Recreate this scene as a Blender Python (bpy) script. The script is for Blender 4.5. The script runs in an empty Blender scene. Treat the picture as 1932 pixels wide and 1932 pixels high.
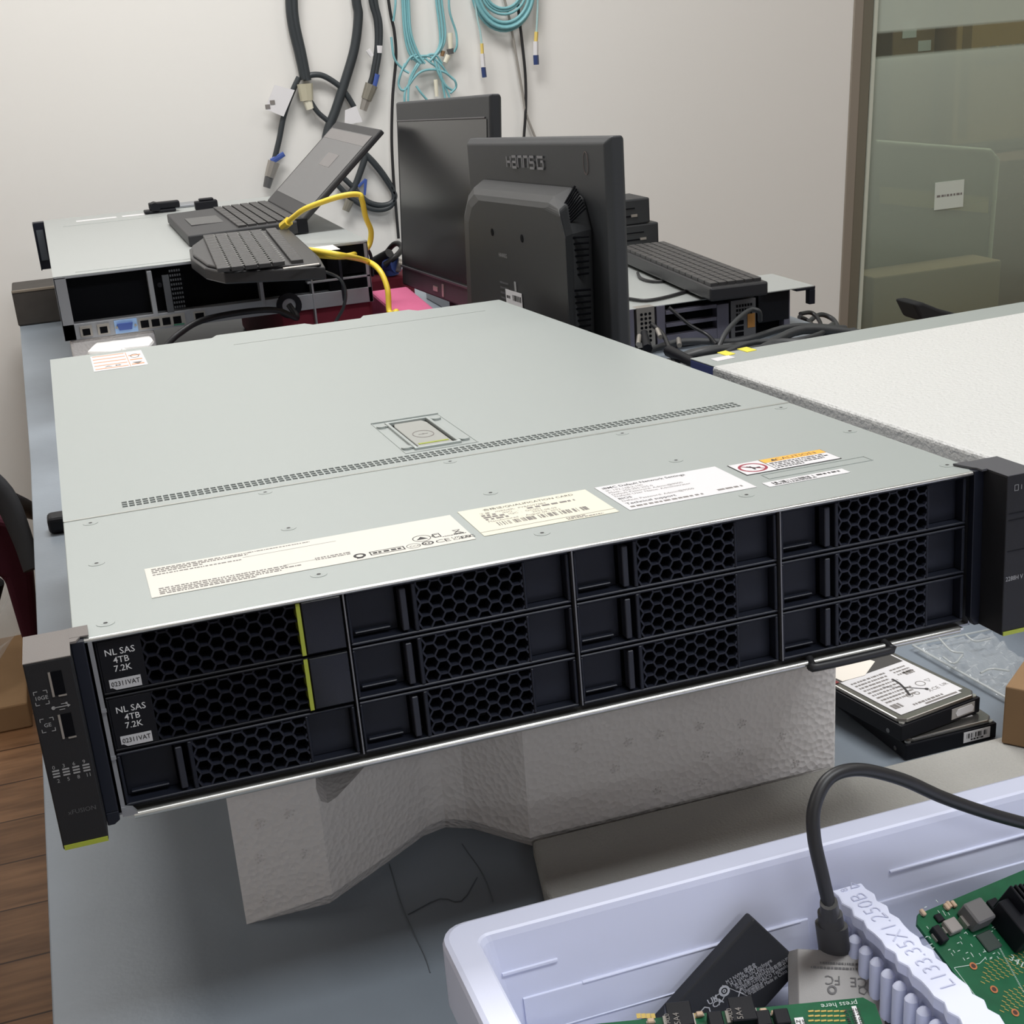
import bpy, bmesh, math, random
from mathutils import Vector as V, Matrix as M
rnd = random.Random(7)
S = bpy.context.scene
COL = S.collection
# ---------------------------------------------------------------- camera (measured) and helpers that turn a photo pixel on a known plane into a point
CR = [V((.94485, -.31983, -.07042)), V((-.18235, -.33521, -.92433)), V((.27203, .88619, -.37505))]
CC = V((.0225, -.5598, .4643)); CF = 2583.87; CX, CY = 966., 1094.
TH = .045; HT = .238
SM = M.Translation((0, 0, HT)) @ M.Rotation(-TH, 4, 'X')
SI = SM.inverted()
def ray(u):
    a, b = (u[0]-CX)/CF, (u[1]-CY)/CF
    return CR[0]*a + CR[1]*b + CR[2]
def onz(u, z): d = ray(u); return CC + d*((z-CC.z)/d.z)
def ony(u, y): d = ray(u); return CC + d*((y-CC.y)/d.y)
def onx(u, x): d = ray(u); return CC + d*((x-CC.x)/d.x)
def st(u, z=0.):
    c = SI @ CC; d = SI.to_3x3() @ ray(u); return c + d*((z-c.z)/d.z)
def sf(u, y=0.):
    c = SI @ CC; d = SI.to_3x3() @ ray(u); return c + d*((y-c.y)/d.y)
def lin(c):
    c /= 255.; return c/12.92 if c <= .04045 else ((c+.055)/1.055)**2.4
def rgb(r, g, b): return (lin(r), lin(g), lin(b), 1)
# ---------------------------------------------------------------- materials
MATS = {}
def mat(name, col, rough=.5, metal=0., spec=.5, bump=None, var=None, coat=0., emit=None, alpha=None, trans=0.):
    """bump=(kind, scale, strength) ; var=(scale, amount) gentle colour variation"""
    if name in MATS: return MATS[name]
    m = bpy.data.materials.new(name); m.use_nodes = True
    nt = m.node_tree; b = nt.nodes['Principled BSDF']
    b.inputs['Base Color'].default_value = col
    b.inputs['Roughness'].default_value = rough
    b.inputs['Metallic'].default_value = metal
    b.inputs['Specular IOR Level'].default_value = spec
    b.inputs['Coat Weight'].default_value = coat
    if trans: b.inputs['Transmission Weight'].default_value = trans
    if alpha is not None: b.inputs['Alpha'].default_value = alpha
    if emit: b.inputs['Emission Color'].default_value = emit[0]; b.inputs['Emission Strength'].default_value = emit[1]
    tc = None
    if bump or var:
        tc = nt.nodes.new('ShaderNodeTexCoord')
    if var:
        n = nt.nodes.new('ShaderNodeTexNoise'); n.inputs['Scale'].default_value = var[0]; n.inputs['Detail'].default_value = 4
        mx = nt.nodes.new('ShaderNodeMix'); mx.data_type = 'RGBA'
        k = 1-var[1]
        mx.inputs[6].default_value = (col[0]*k, col[1]*k, col[2]*k, 1); k = 1+var[1]
        mx.inputs[7].default_value = (min(1, col[0]*k), min(1, col[1]*k), min(1, col[2]*k), 1)
        nt.links.new(tc.outputs['Object'], n.inputs['Vector']); nt.links.new(n.outputs['Fac'], mx.inputs[0]); nt.links.new(mx.outputs[2], b.inputs['Base Color'])
    if bump:
        kind, sc, stg = bump[:3]
        if kind == 'noise':
            n = nt.nodes.new('ShaderNodeTexNoise'); n.inputs['Scale'].default_value = sc; n.inputs['Detail'].default_value = 3; out = n.outputs['Fac']
        else:
            n = nt.nodes.new('ShaderNodeTexVoronoi'); n.inputs['Scale'].default_value = sc; out = n.outputs['Distance']
        nt.links.new(tc.outputs['Object'], n.inputs['Vector'])
        bp = nt.nodes.new('ShaderNodeBump'); bp.inputs['Strength'].default_value = stg; bp.inputs['Distance'].default_value = bump[3] if len(bump) > 3 else .002
        nt.links.new(out, bp.inputs['Height']); nt.links.new(bp.outputs['Normal'], b.inputs['Normal'])
    MATS[name] = m
    return m
LID = mat('galvanised_steel', rgb(168, 174, 171), .45, .30, .5, ('noise', 900, .05, .0004))
STEEL = mat('bright_steel', rgb(205, 205, 200), .3, .85)
GSTEEL = mat('grey_steel', rgb(120, 120, 120), .4, .7)
DSTEEL = mat('dull_chassis_steel', rgb(150, 152, 156), .45, .5)
BLK = mat('bezel_black_plastic', rgb(25, 28, 38), .45, 0, .3)
BLK2 = mat('deep_black_plastic', rgb(15, 16, 22), .5, 0, .25)
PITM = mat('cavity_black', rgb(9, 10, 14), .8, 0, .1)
BAR = mat('latch_bar_plastic', rgb(44, 46, 54), .45, 0, .3)
HEXM = mat('grille_plastic', rgb(32, 35, 46), .5, 0, .3)
GLOSS = mat('glossy_black_panel', rgb(10, 12, 16), .16, 0, .3)
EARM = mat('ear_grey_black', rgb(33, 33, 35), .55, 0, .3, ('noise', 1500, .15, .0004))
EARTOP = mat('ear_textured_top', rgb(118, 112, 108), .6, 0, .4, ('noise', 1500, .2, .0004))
LIME = mat('lime_green', rgb(160, 170, 58), .5)
WHT = mat('white_print', rgb(215, 215, 215), .6)
GPR = mat('grey_print', rgb(150, 150, 150), .6)
PRN = mat('black_print', rgb(48, 46, 46), .7)
LPRN = mat('faint_grey_print', rgb(125, 120, 116), .7)
LAB = mat('label_paper', rgb(222, 219, 209), .5)
LABW = mat('label_white', rgb(222, 220, 221), .45)
ORNG = mat('caution_orange', rgb(243, 178, 72), .5)
REDC = mat('prohibition_red', rgb(150, 40, 60), .5)
TAN = mat('label_orange_line', rgb(214, 150, 104), .6)
FOAM = mat('white_packing_foam', rgb(236, 232, 230), .8, 0, .2, ('voronoi', 260, .45, .0022))
FOAMW = mat('sparkling_white_foam', rgb(206, 206, 203), .5, 0, .6, ('noise', 260, .8, .0022))
FOAMG = mat('grey_foam_sheet', rgb(168, 166, 160), .7, 0, .3, ('noise', 600, .5, .002))
PINK = mat('pink_foam', rgb(196, 100, 134), .8, 0, .2, ('noise', 200, .3, .002))
DRED = mat('dark_red_foam', rgb(120, 30, 48), .8)
BIN = mat('lavender_plastic', rgb(222, 226, 246), .42, 0, .5)
RUB = mat('black_cable', rgb(34, 34, 36), .45, 0, .5)
RUB2 = mat('dark_grey_cable', rgb(52, 54, 56), .5)
YEL = mat('yellow_cable', rgb(238, 208, 70), .4)
CYAN = mat('aqua_fibre', rgb(122, 176, 182), .45)
GCAB = mat('grey_cable', rgb(150, 145, 138), .5)
PCBM = mat('green_circuit_board', rgb(16, 86, 54), .45, 0, .3, None, (120, .35))
GOLD = mat('gold_trace', rgb(196, 170, 96), .4, .5)
COPPER = mat('copper_ring', rgb(190, 120, 80), .4, .6)
ALU = mat('grey_aluminium', rgb(150, 147, 144), .5, .3, .5, ('noise', 2500, .2, .0003))
ALUD = mat('grey_aluminium_shaded', rgb(92, 88, 88), .5, .3)  # shaded copy of the aluminium, for the right bevel and lower shell
CARD = mat('cardboard', rgb(186, 150, 108), .8, 0, .2, None, (30, .06))
CARDD = mat('brown_cardboard', rgb(140, 112, 82), .85, 0, .2, None, (30, .08))
MONM = mat('monitor_black_plastic', rgb(52, 54, 57), .5, 0, .4, ('noise', 1200, .08, .0003))
SCRM = mat('monitor_screen', rgb(30, 31, 33), .22, 0, .5)
LAPM = mat('laptop_black', rgb(50, 50, 52), .5, 0, .4)
LSCR = mat('laptop_screen_face', rgb(88, 88, 90), .25, 0, .5)
KEYM = mat('keyboard_keys', rgb(58, 57, 57), .45)
KBM = mat('keyboard_body', rgb(46, 46, 48), .4)
BLUEP = mat('blue_plastic', rgb(62, 86, 156), .45)
LBLUE = mat('light_blue_plate', rgb(150, 185, 228), .5)
SILV = mat('silver_connector', rgb(170, 165, 158), .35, .6)
IVORY = mat('ivory_plastic', rgb(225, 220, 200), .5)
NAVY = mat('navy_steel', rgb(66, 76, 128), .45)
MAROON = mat('maroon_fabric', rgb(64, 24, 36), .85, 0, .2, ('noise', 400, .3, .001))
BFAB = mat('black_fabric', rgb(30, 31, 34), .8)
CAPB = mat('component_grey', rgb(96, 94, 94), .55)
TANC = mat('component_tan', rgb(190, 165, 140), .5, .2)
YSTK = mat('yellow_sticker', rgb(232, 215, 70), .6)
OLIVE = mat('olive_board', rgb(122, 122, 100), .8)
# ---------------------------------------------------------------- mesh builder
class MB:
    def __init__(s): s.v = []; s.f = []; s.sm = []; s.mi = []; s.cur = 0
    def add(s, vs, fs, smooth=False):
        n = len(s.v); s.v += [tuple(p) for p in vs]
        for f in fs: s.f.append([i+n for i in f]); s.sm.append(smooth); s.mi.append(s.cur)
        return s
    def box(s, a, b, mx=None):
        x0, y0, z0 = a; x1, y1, z1 = b
        vs = [V(p) for p in ((x0,y0,z0),(x1,y0,z0),(x1,y1,z0),(x0,y1,z0),(x0,y0,z1),(x1,y0,z1),(x1,y1,z1),(x0,y1,z1))]
        if mx: vs = [mx @ p for p in vs]
        return s.add(vs, [(0,3,2,1),(4,5,6,7),(0,1,5,4),(1,2,6,5),(2,3,7,6),(3,0,4,7)])
    def hexa(s, lo, hi):
        """closed loft between two loops of 3-D points"""
        n = len(lo)
        return s.add(list(lo)+list(hi), [list(range(n))[::-1], [n+i for i in range(n)]] + [[i, (i+1) % n, n+(i+1) % n, n+i] for i in range(n)])
    def prism(s, poly, z0, z1, mx=None):
        lo = [V((p[0], p[1], z0)) for p in poly]; hi = [V((p[0], p[1], z1)) for p in poly]
        if mx: lo = [mx @ p for p in lo]; hi = [mx @ p for p in hi]
        return s.hexa(lo, hi)
    def tube(s, pts, r, n=8, k=6, smooth=True, flat=1.):
        pts = [V(p) for p in pts]
        if k > 1 and len(pts) > 2: pts = catmull(pts, k)
        rs = r if isinstance(r, (list, tuple)) else None
        L = len(pts); up = None; vs = []
        for i, p in enumerate(pts):
            t = (pts[min(i+1, L-1)] - pts[max(i-1, 0)]).normalized()
            if up is None:
                a = V((0, 0, 1)) if abs(t.z) < .9 else V((1, 0, 0)); up = (a - t*a.dot(t)).normalized()
            else:
                up = (up - t*up.dot(t)); up = up.normalized() if up.length > 1e-6 else t.orthogonal().normalized()
            w = t.cross(up)
            rr = rs[0] + (rs[-1]-rs[0])*i/(L-1) if rs else r
            for j in range(n):
                a = 2*math.pi*j/n; vs.append(p + up*(math.cos(a)*rr) + w*(math.sin(a)*rr*flat))
        fs = [(i*n+j, i*n+(j+1) % n, (i+1)*n+(j+1) % n, (i+1)*n+j) for i in range(L-1) for j in range(n)]
        s.add(vs, fs, smooth)
        return s.add([vs[j] for j in range(n)] + [vs[(L-1)*n+j] for j in range(n)], [list(range(n))[::-1], [n+j for j in range(n)]])
    def cyl(s, p, q, r, n=16, r2=None): return s.tube([p, q], [r, r if r2 is None else r2], n, 1, n > 8)
    def ring(s, ri, ro, z0, z1, n=24, mx=None, sx=1., sy=1.):
        vs = []
        for z in (z0, z1):
            for r in (ri, ro):
                for j in range(n):
                    a = 2*math.pi*j/n; p = V((r*math.cos(a)*sx, r*math.sin(a)*sy, z)); vs.append(mx @ p if mx else p)
        fs = []
        for j in range(n):
            k = (j+1) % n; A, B, C_, D = 0, n, 2*n, 3*n
            fs += [(A+j, A+k, B+k, B+j), (C_+j, D+j, D+k, C_+k), (A+j, C_+j, C_+k, A+k), (B+j, B+k, D+k, D+j)]
        return s.add(vs, fs)
    def text(s, body, x, y, size, mx, align='LEFT', xs=1., rot=0., off=0., sh=0.):
        vs, fs = text_geo(body, size, align, off)
        T = mx @ M.Translation((x, y, 0)) @ M.Rotation(rot, 4, 'Z')
        return s.add([T @ V((a*xs + sh*b, b, c)) for a, b, c in vs], fs)
    def obj(s, name, m, parent=None, bevel=0., seg=2, world=False):
        me = bpy.data.meshes.new(name); me.from_pydata(s.v, [], s.f); me.update()
        bm = bmesh.new(); bm.from_mesh(me); bmesh.ops.recalc_face_normals(bm, faces=bm.faces); bm.to_mesh(me); bm.free()
        me.polygons.foreach_set('use_smooth', s.sm); me.polygons.foreach_set('material_index', s.mi)
        for q in (m if isinstance(m, (list, tuple)) else [m]): me.materials.append(q)
        return place(name, me, parent, bevel, seg, world)
def place(name, me, parent=None, bevel=0., seg=2, world=False):
    o = bpy.data.objects.new(name, me); COL.objects.link(o)
    if parent is not None:
        o.parent = parent
        if world: o.matrix_parent_inverse = parent.matrix_basis.inverted()
    if bevel:
        b = o.modifiers.new('bevel', 'BEVEL'); b.width = bevel; b.segments = seg; b.limit_method = 'ANGLE'; b.angle_limit = .7
    return o
def catmull(P, k):
    out = []
    Q = [P[0]*2-P[1]] + P + [P[-1]*2-P[-2]]
    for i in range(1, len(Q)-2):
        a, b, c, d = Q[i-1:i+3]
        for j in range(k):
            t = j/k
            out.append(.5*((2*b) + (c-a)*t + (2*a-5*b+4*c-d)*t*t + (3*b-a-3*c+d)*t**3))
    out.append(P[-1]); return out
TG = {}
def text_geo(body, size, align, off):
    key = (body, align, off)
    if key not in TG:
        cu = bpy.data.curves.new('t', 'FONT'); cu.body = body; cu.size = 1; cu.align_x = align; cu.offset = off; cu.resolution_u = 2
        o = bpy.data.objects.new('t', cu)
        me = bpy.data.meshes.new_from_object(o)
        TG[key] = ([tuple(v.co) for v in me.vertices], [list(p.vertices) for p in me.polygons])
        bpy.data.objects.remove(o); bpy.data.meshes.remove(me); bpy.data.curves.remove(cu)
    vs, fs = TG[key]
    return [(a*size, b*size, c) for a, b, c in vs], fs
def tag(o, label=None, cat=None, group=None, kind=None):
    if label: o['label'] = label
    if cat: o['category'] = cat
    if group: o['group'] = group
    if kind: o['kind'] = kind
    return o
def thing(name, label, cat, loc=(0, 0, 0), rot=(0, 0, 0), group=None):
    o = bpy.data.objects.new(name, None); COL.objects.link(o); o.location = loc; o.rotation_euler = rot
    o.empty_display_size = .02
    # keep matrix_basis right before a depsgraph update
    return tag(o, label, cat, group)
def dup(o, **kw):
    c = o.copy(); COL.objects.link(c)
    for ch in list(o.children):
        d = ch.copy(); COL.objects.link(d); d.parent = c
        for g in list(ch.children):
            e = g.copy(); COL.objects.link(e); e.parent = d
    return c
def dashes(mb, mx, x0, y, w, h, z=0., seed=0, gap=.35, cell=None):
    """a row of tiny ink blocks: print too small to read in the photo"""
    r = random.Random(seed); x = x0; c = cell or h*.9
    while x < x0+w:
        l = c*r.uniform(.5, 1.9)
        l = min(l, x0+w-x)
        mb.box((x, y, z), (x+l, y+h, z+.00003), mx); x += l + c*gap*r.uniform(.6, 1.8)
def barcode(mb, mx, x0, y, w, h, n=60, seed=1):
    r = random.Random(seed); p = w/n
    for i in range(n):
        if r.random() < .56: mb.box((x0+i*p, y, 0), (x0+(i+r.choice((.5, .8, 1)))*p, y+h, .00003), mx)
def frame_mx(o, xd, yd):
    xd = xd.normalized(); zd = xd.cross(yd).normalized(); yd = zd.cross(xd)
    m = M.Identity(4)
    for i in range(3): m[i][0], m[i][1], m[i][2], m[i][3] = xd[i], yd[i], zd[i], o[i]
    return m
# ================================================================= MAIN RACK SERVER (local frame: x along the front, y to the back, z up, origin front-left top corner of the lid)
srv = thing('rack_server', 'large grey two-unit rack server propped up on white foam, lid covered in labels', 'server', (0, 0, HT), (-TH, 0, 0))
WD, DP, HH = .447, .797, .0861
I4 = M.Identity(4)
def plate(mb, xs, ys, hole, z0, z1):
    nx, ny = len(xs)-1, len(ys)-1
    sol = [[not hole((xs[i]+xs[i+1])/2, (ys[j]+ys[j+1])/2) for j in range(ny)] for i in range(nx)]
    idx = {}; vs = []; fs = []
    def vid(i, j, k):
        if (i, j, k) not in idx: idx[(i, j, k)] = len(vs); vs.append((xs[i], ys[j], (z0, z1)[k]))
        return idx[(i, j, k)]
    for i in range(nx):
        for j in range(ny):
            if not sol[i][j]: continue
            fs.append([vid(i, j, 1), vid(i+1, j, 1), vid(i+1, j+1, 1), vid(i, j+1, 1)])
            fs.append([vid(i, j+1, 0), vid(i+1, j+1, 0), vid(i+1, j, 0), vid(i, j, 0)])
            for di, dj, a, b in ((-1, 0, (0, 0), (0, 1)), (1, 0, (1, 1), (1, 0)), (0, -1, (1, 0), (0, 0)), (0, 1, (0, 1), (1, 1))):
                ii, jj = i+di, j+dj
                if not (0 <= ii < nx and 0 <= jj < ny) or not sol[ii][jj]:
                    p, q = (i+a[0], j+a[1]), (i+b[0], j+b[1])
                    fs.append([vid(*p, 0), vid(*q, 0), vid(*q, 1), vid(*p, 1)])
    mb.add(vs, fs)
# chassis tray
m = MB()
m.box((.0006, .004, -HH), (.0016, DP-.002, -.0013)); m.box((WD-.0016, .004, -HH), (WD-.0006, DP-.002, -.0013))
m.box((.0006, .004, -HH), (WD-.0006, DP-.002, -HH+.001)); m.box((.0006, DP-.003, -HH), (WD-.0006, DP-.002, -.0013))
m.obj('chassis', DSTEEL, srv)
m = MB(); m.tube([(.0105, -.0006, -HH+.0008), (.4365, -.0006, -HH+.0008)], .0018, 10, 1); m.box((.0075, -.0002, -HH), (.4395, .006, -HH+.0012)); m.obj('front_sill', STEEL, srv)
m = MB(); m.box((.0056, -.0012, -.0835), (.0074, .004, -.0016)); m.box((.0056, -.0022, -.034), (.0078, -.001, -.0325)); m.box((.0056, -.0022, -.0565), (.0078, -.001, -.055))
m.prism([(.0056, -.0845), (.0125, -.0845), (.0105, -.0815), (.0056, -.080)], 0, .003, M.Translation((0, .001, 0)) @ M.Rotation(math.pi/2, 4, 'X'))
m.obj('side_post', DSTEEL, srv)
for i in (1, 2, 3):
    m = MB(); m.box((.0069+.1086*i-.0004, -.0006, -.0808), (.0069+.1086*i+.0003, .004, -.0016)); m.obj('bay_divider', GSTEEL, srv)
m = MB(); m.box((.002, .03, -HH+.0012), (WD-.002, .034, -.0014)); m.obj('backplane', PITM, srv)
# lid, front half
m = MB(); m.box((0, 0, -.0012), (WD, .1936, 0)); m.obj('front_cover', LID, srv, .0004)
m = MB(); m.tube([(.0, .0002, -.0011), (WD, .0002, -.0011)], .0011, 8, 1); m.obj('front_edge_highlight', STEEL, srv)  # brighter steel puts the lid's edge highlight into the colour
m = MB(); m.box((.0005, .1937, -.0016), (WD-.0005, .1950, .0004)); m.obj('cover_seam_highlight', STEEL, srv)  # raised bright strip paints the white highlight along the seam
# lid, rear half with a real vent strip, a slot and a latch well
vx0, vp, vn = .0325, .00387, 100
xs = [0]; 
for i in range(vn): xs += [vx0+i*vp, vx0+i*vp+.0029]
xs += [.1652, .2095, .2372, .4131, WD]; xs = sorted(set(xs))
vy = [(.2045, .0034), (.2092, .0034), (.2139, .0034)]
ys = [.1950] + [q for a, b in vy for q in (a, a+b)] + [.2285, .3055, .7335, .7350, .7945]
def hole(x, y):
    if .2045 < y < .2175: return any(a < y < a+b for a, b in vy) and 0 <= (x-vx0) < vp*vn and ((x-vx0) % vp) < .0029
    if .2285 < y < .3055: return .2095 < x < .2372
    if .7335 < y < .7350: return .1652 < x < .4131
    return False
m = MB(); plate(m, xs, ys, hole, -.0012, .0002)
for a, b in ((.152, .252), (.3004, .360)): m.prism([(a, .7945), (b, .7945), (b-.006, .809), (a+.006, .809)], -.0012, .0002)
m.box((.0, .1950, -.006), (.0008, .7945, -.0012)); m.box((WD-.0008, .195, -.006), (WD, .7945, -.0012))
m.obj('rear_cover', LID, srv)
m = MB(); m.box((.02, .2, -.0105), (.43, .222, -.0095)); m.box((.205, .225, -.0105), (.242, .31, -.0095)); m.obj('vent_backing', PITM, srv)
# latch
m = MB()
def rrect_ring(mb, x0, y0, x1, y1, w, z0, z1):
    mb.box((x0, y0, z0), (x1, y0+w, z1)); mb.box((x0, y1-w, z0), (x1, y1, z1)); mb.box((x0, y0+w, z0), (x0+w, y1-w, z1)); mb.box((x1-w, y0+w, z0), (x1, y1-w, z1))
rrect_ring(m, .2085, .2268, .2384, .3072, .0022, -.001, .0018)
for x, y in ((.2048, .2335), (.2420, .2335), (.2048, .300), (.2420, .300)):
    m.cyl((x, y, .0002), (x, y, .0016), .0034, 14); m.box((min(x, .2234)-.0001 if x < .22 else .2384, y-.0018, .0002), (.2086 if x < .22 else x, y+.0018, .0014))
lf = m.obj('latch_frame', LID, srv, .0005)
m = MB(); rrect_ring(m, .2012, .2215, .2476, .3158, .0006, .0002, .00055); m.box((.2012, .3145, .0002), (.2476, .3160, .0011)); m.obj('latch_surround', LID, srv)
m = MB()
m.prism([(.2125, .2325), (.2190, .2312), (.2285, .2312), (.2348, .2325), (.2348, .296), (.2330, .3035), (.2140, .3035), (.2125, .296)], -.002, .0006)
lh = m.obj('latch_handle', mat('latch_grey', rgb(160, 161, 155), .45), srv, .0006)
m = MB(); m.box((.2140, .2375, .0006), (.2332, .2402, .0009)); m.obj('lime_strip', LIME, lh)
m = MB(); m.ring(.0062, .0068, .0006, .00075, 28, M.Translation((.2236, .264, 0)), 1, 1.5); m.box((.2205, .2637, .0006), (.2267, .2643, .00075)); m.cyl((.2236, .264, .0006), (.2236, .264, .0008), .0008, 10); m.obj('print', LPRN, lh)
# rivets
for q in [(.0141,.1834),(.0141,.1059),(.0141,.0144),(.1102,.1871),(.1102,.1090),(.1102,.0270),(.2194,.1874),(.2196,.1094),(.2196,.0273),(.3285,.1864),(.3286,.1098),(.3295,.0280),(.4358,.1848),(.4378,.1078),(.4393,.0167)]:
    m = MB(); m.ring(.0021, .0040, 0, .0002, 18); m.cur = 0; m.cyl((0, 0, .0), (0, 0, .00025), .0021, 14)
    m.cur = 1; m.cyl((0, 0, .00025), (0, 0, .0003), .0011, 6); m.cur = 0
    o = m.obj('rivet', [LID, PRN], srv); o.location = (q[0], q[1], 0)
# ---- labels on the lid
def label(name, x0, y0, x1, y1, m_, r=.0008, z=.0001):
    b = MB(); b.box((x0, y0, z), (x1, y1, z+.00018)); o = b.obj(name, m_, srv); return o, M.Translation((x0, y0, z+.00022))
# long approval label
o, T = label('approval_label', .0355, .0365, .1890, .0822, LAB)
b = MB()
for k, (yy, ww) in enumerate(((.0415, .033), (.0390, .046), (.0362, .024))): dashes(b, T, .003, yy, ww, .0015, seed=k)
dashes(b, T, .037, .0415, .014, .0011, seed=8); dashes(b, T, .050, .0418, .030, .0011, seed=9)
dashes(b, T, .003, .0325, .042, .0013, seed=11)
b.box((.046, .0358, 0), (.092, .03605, .00003), T)
for k, (yy, ww) in enumerate(((.0105, .060), (.0078, .066), (.0052, .056), (.0028, .044))): dashes(b, T, .004, yy, ww, .0014, seed=20+k)
b.box((.062, .0125, 0), (.078, .0127, .00003), T)
dashes(b, T, .0775, .0135, .017, .0014, seed=31); dashes(b, T, .0775, .0112, .017, .0012, seed=32)
b.obj('print', LPRN, o)
b = MB()
def ell(mb, x, y, rx, ry, w, T): mb.ring(rx-w, rx, 0, .00003, 24, T @ M.Translation((x, y, 0)), 1, ry/rx)
ell(b, .0975, .0062, .0030, .0034, .0013, T); b.box((.0955, .0022, 0), (.0985, .0042, .00003), T)
rrect_ring2 = lambda x0, y0, x1, y1, w: (b.box((x0, y0, 0), (x1, y0+w, .00003), T), b.box((x0, y1-w, 0), (x1, y1, .00003), T), b.box((x0, y0, 0), (x0+w, y1, .00003), T), b.box((x1-w, y0, 0), (x1, y1, .00003), T))
rrect_ring2(.1025, .0035, .1195, .0090, .0006); dashes(b, T, .1040, .0052, .0138, .0022, seed=41)
ell(b, .1240, .0062, .0035, .0036, .0003, T); b.text('CCC', .1219, .0048, .0030, T, xs=.85)
ell(b, .1312, .0066, .0030, .0030, .0009, T); dashes(b, T, .1297, .0056, .003, .0016, seed=43)
b.text('C', .1348, .0040, .0066, T); b.text('E', .1392, .0040, .0066, T)
b.text('UK', .1434, .0066, .0035, T); b.text('CA', .1434, .0036, .0035, T)
rrect_ring2(.1482, .0040, .1534-.0012, .0078, .0003)
ell(b, .1305, .0155, .0046, .0050, .0004, T)
b.add([T @ V(p) for p in ((.1275, .0138, 0), (.1335, .0138, 0), (.1305, .0182, 0))], [(0, 1, 2)])
b.text('C', .1352, .0132, .0070, T, xs=.8); rrect_ring2(.1364, .0128, .1400, .0190, .0005)
dashes(b, T, .1402, .0118, .012, .0007, seed=44)
o2 = b.obj('print', PRN, o)
b = MB(); b.text('EAC', .1466-.0012, .0040+.0004, .0052, T @ M.Translation((.0022, -.0002, 0)), xs=.72, off=.02)
b.box((.1462, .0128, 0), (.1512, .0138, .00003), T)
b.text('X', .1468, .0146, .0056, T, off=.01); b.box((.1470, .0190, 0), (.1508, .0194, .00003), T)
b.obj('print', PRN, o)
# qualification card
o, T = label('qualification_card', .1938, .0382, .2644, .0850, mat('label_cream', rgb(228, 223, 204), .5))
b = MB(); b.text('合格证/QUALIFICATION CARD', .0120, .0400, .0042, T, xs=.86, off=.004)
b.obj('print', PRN, o)
b = MB()
b.text('工单   /ORDER:  PY8A597884', .0085, .0342, .0036, T, xs=.80)
dashes(b, T, .0085, .0306, .008, .0025, seed=51); b.text('/NO   :', .0195, .0304, .0036, T, xs=.8); dashes(b, T, .0330, .0306, .026, .0025, seed=53)
dashes(b, T, .0085, .0270, .011, .0025, seed=54); b.text('/QC  :  OC001', .0215, .0268, .0036, T, xs=.8)
dashes(b, T, .0085, .0234, .012, .0025, seed=55); b.text('2023-08-09', .0330, .0232, .0036, T, xs=.8)
b.text('Manufactured  :  August 09, 2023', .0085, .0196, .0036, T, xs=.80)
barcode(b, T, .0075, .0118, .052, .0062, 74, 5)
b.box((0, .0058, 0), (.0706, .0062, .00003), T); dashes(b, T, .044, .0035, .010, .0014, seed=57); dashes(b, T, .044, .0014, .019, .0012, seed=58)
b.obj('print', LPRN, o)
# default settings label (the square code is left out)
o, T = label('network_settings_label', .2697, .0373, .3402, .0851, LABW)
b = MB(); b.text('iBMC Default Network Settings', .0025, .0415, .0046, T, xs=.80, off=.012)
b.text('BIOS', .0025, .0195, .0042, T, xs=.85, off=.012); b.text('Technical support', .0025, .0092, .0046, T, xs=.82, off=.012)
b.obj('print', PRN, o)
b = MB()
for k, t in enumerate(('IP: 192.168.2.100', 'Mask: 255.255.255.0', 'Default Password: Admin@9000', 'Default User Name: Administrator')): b.text(t, .0025, .0366-k*.0040, .0038, T, xs=.80)
b.text('Default Password: Admin@9000', .0025, .0150, .0038, T, xs=.80); dashes(b, T, .0025, .0036, .040, .0022, seed=61)
dashes(b, T, .0515, .0050, .0140, .0024, seed=62)
b.obj('print', LPRN, o)
# caution label
o, T = label('caution_label', .3462, .0594, .4031, .0822, PRN)
b = MB(); b.box((.0004, .0004, 0), (.0184, .0224, .00006), T); b.box((.0190, .0004, 0), (.0565, .0150, .00006), T); b.obj('white_field', LABW, o)
b = MB(); b.box((.0190, .0154, 0), (.0565, .0224, .00006), T); b.obj('orange_band', ORNG, o)
b = MB(); U = T @ M.Translation((0, 0, .00007)); b.text('CAUTION', .0392, .0166, .0058, U, 'CENTER', xs=.95)
b.add([U @ V(p) for p in ((.0236, .0166, 0), (.0276, .0166, 0), (.0256, .0208, 0))], [(0, 1, 2)])
for k in range(4): dashes(b, U, .0202, .0118-k*.0030, (.033, .034, .030, .016)[k], .0016, seed=70+k)
b.obj('print', PRN, o)
b = MB(); ell(b, .0094, .0112, .0078, .0088, .0015, U); b.box((-.0066, -.0006, 0), (.0066, .0006, .00003), U @ M.Translation((.0094, .0112, 0)) @ M.Rotation(-.8, 4, 'Z')); b.obj('prohibition_ring', REDC, o)
b = MB(); b.prism([(.0058, .0140), (.0076, .0148), (.0110, .0100), (.0098, .0088)], 0, .00003, U); b.prism([(.0084, .0070), (.0094, .0070), (.0094, .0140), (.0084, .0140)], 0, .00003, U); b.box((.0112, .0090, 0), (.0132, .0110, .00003), U); b.obj('pictogram', PRN, o)
o, T = label('barcode_strip', .3456, .0335, .3924, .0418, LABW)
b = MB(); barcode(b, T, .004, .0030, .024, .0034, 50, 9); dashes(b, T, .030, .0040, .0135, .0022, seed=77); dashes(b, T, .004, .0012, .024, .0012, seed=78); b.obj('print', PRN, o)
o, T = label('opening_instructions_label', .0362, .6875, .0830, .7775, LABW, z=.0003)
b = MB()
for k in range(5): b.box((.0015, .008+k*.0185, 0), (.0305, .012+k*.0185, .00003), T)
for k in range(3): b.box((.0335, .010+k*.026, 0), (.0445, .0155+k*.026, .00003), T)
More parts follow.
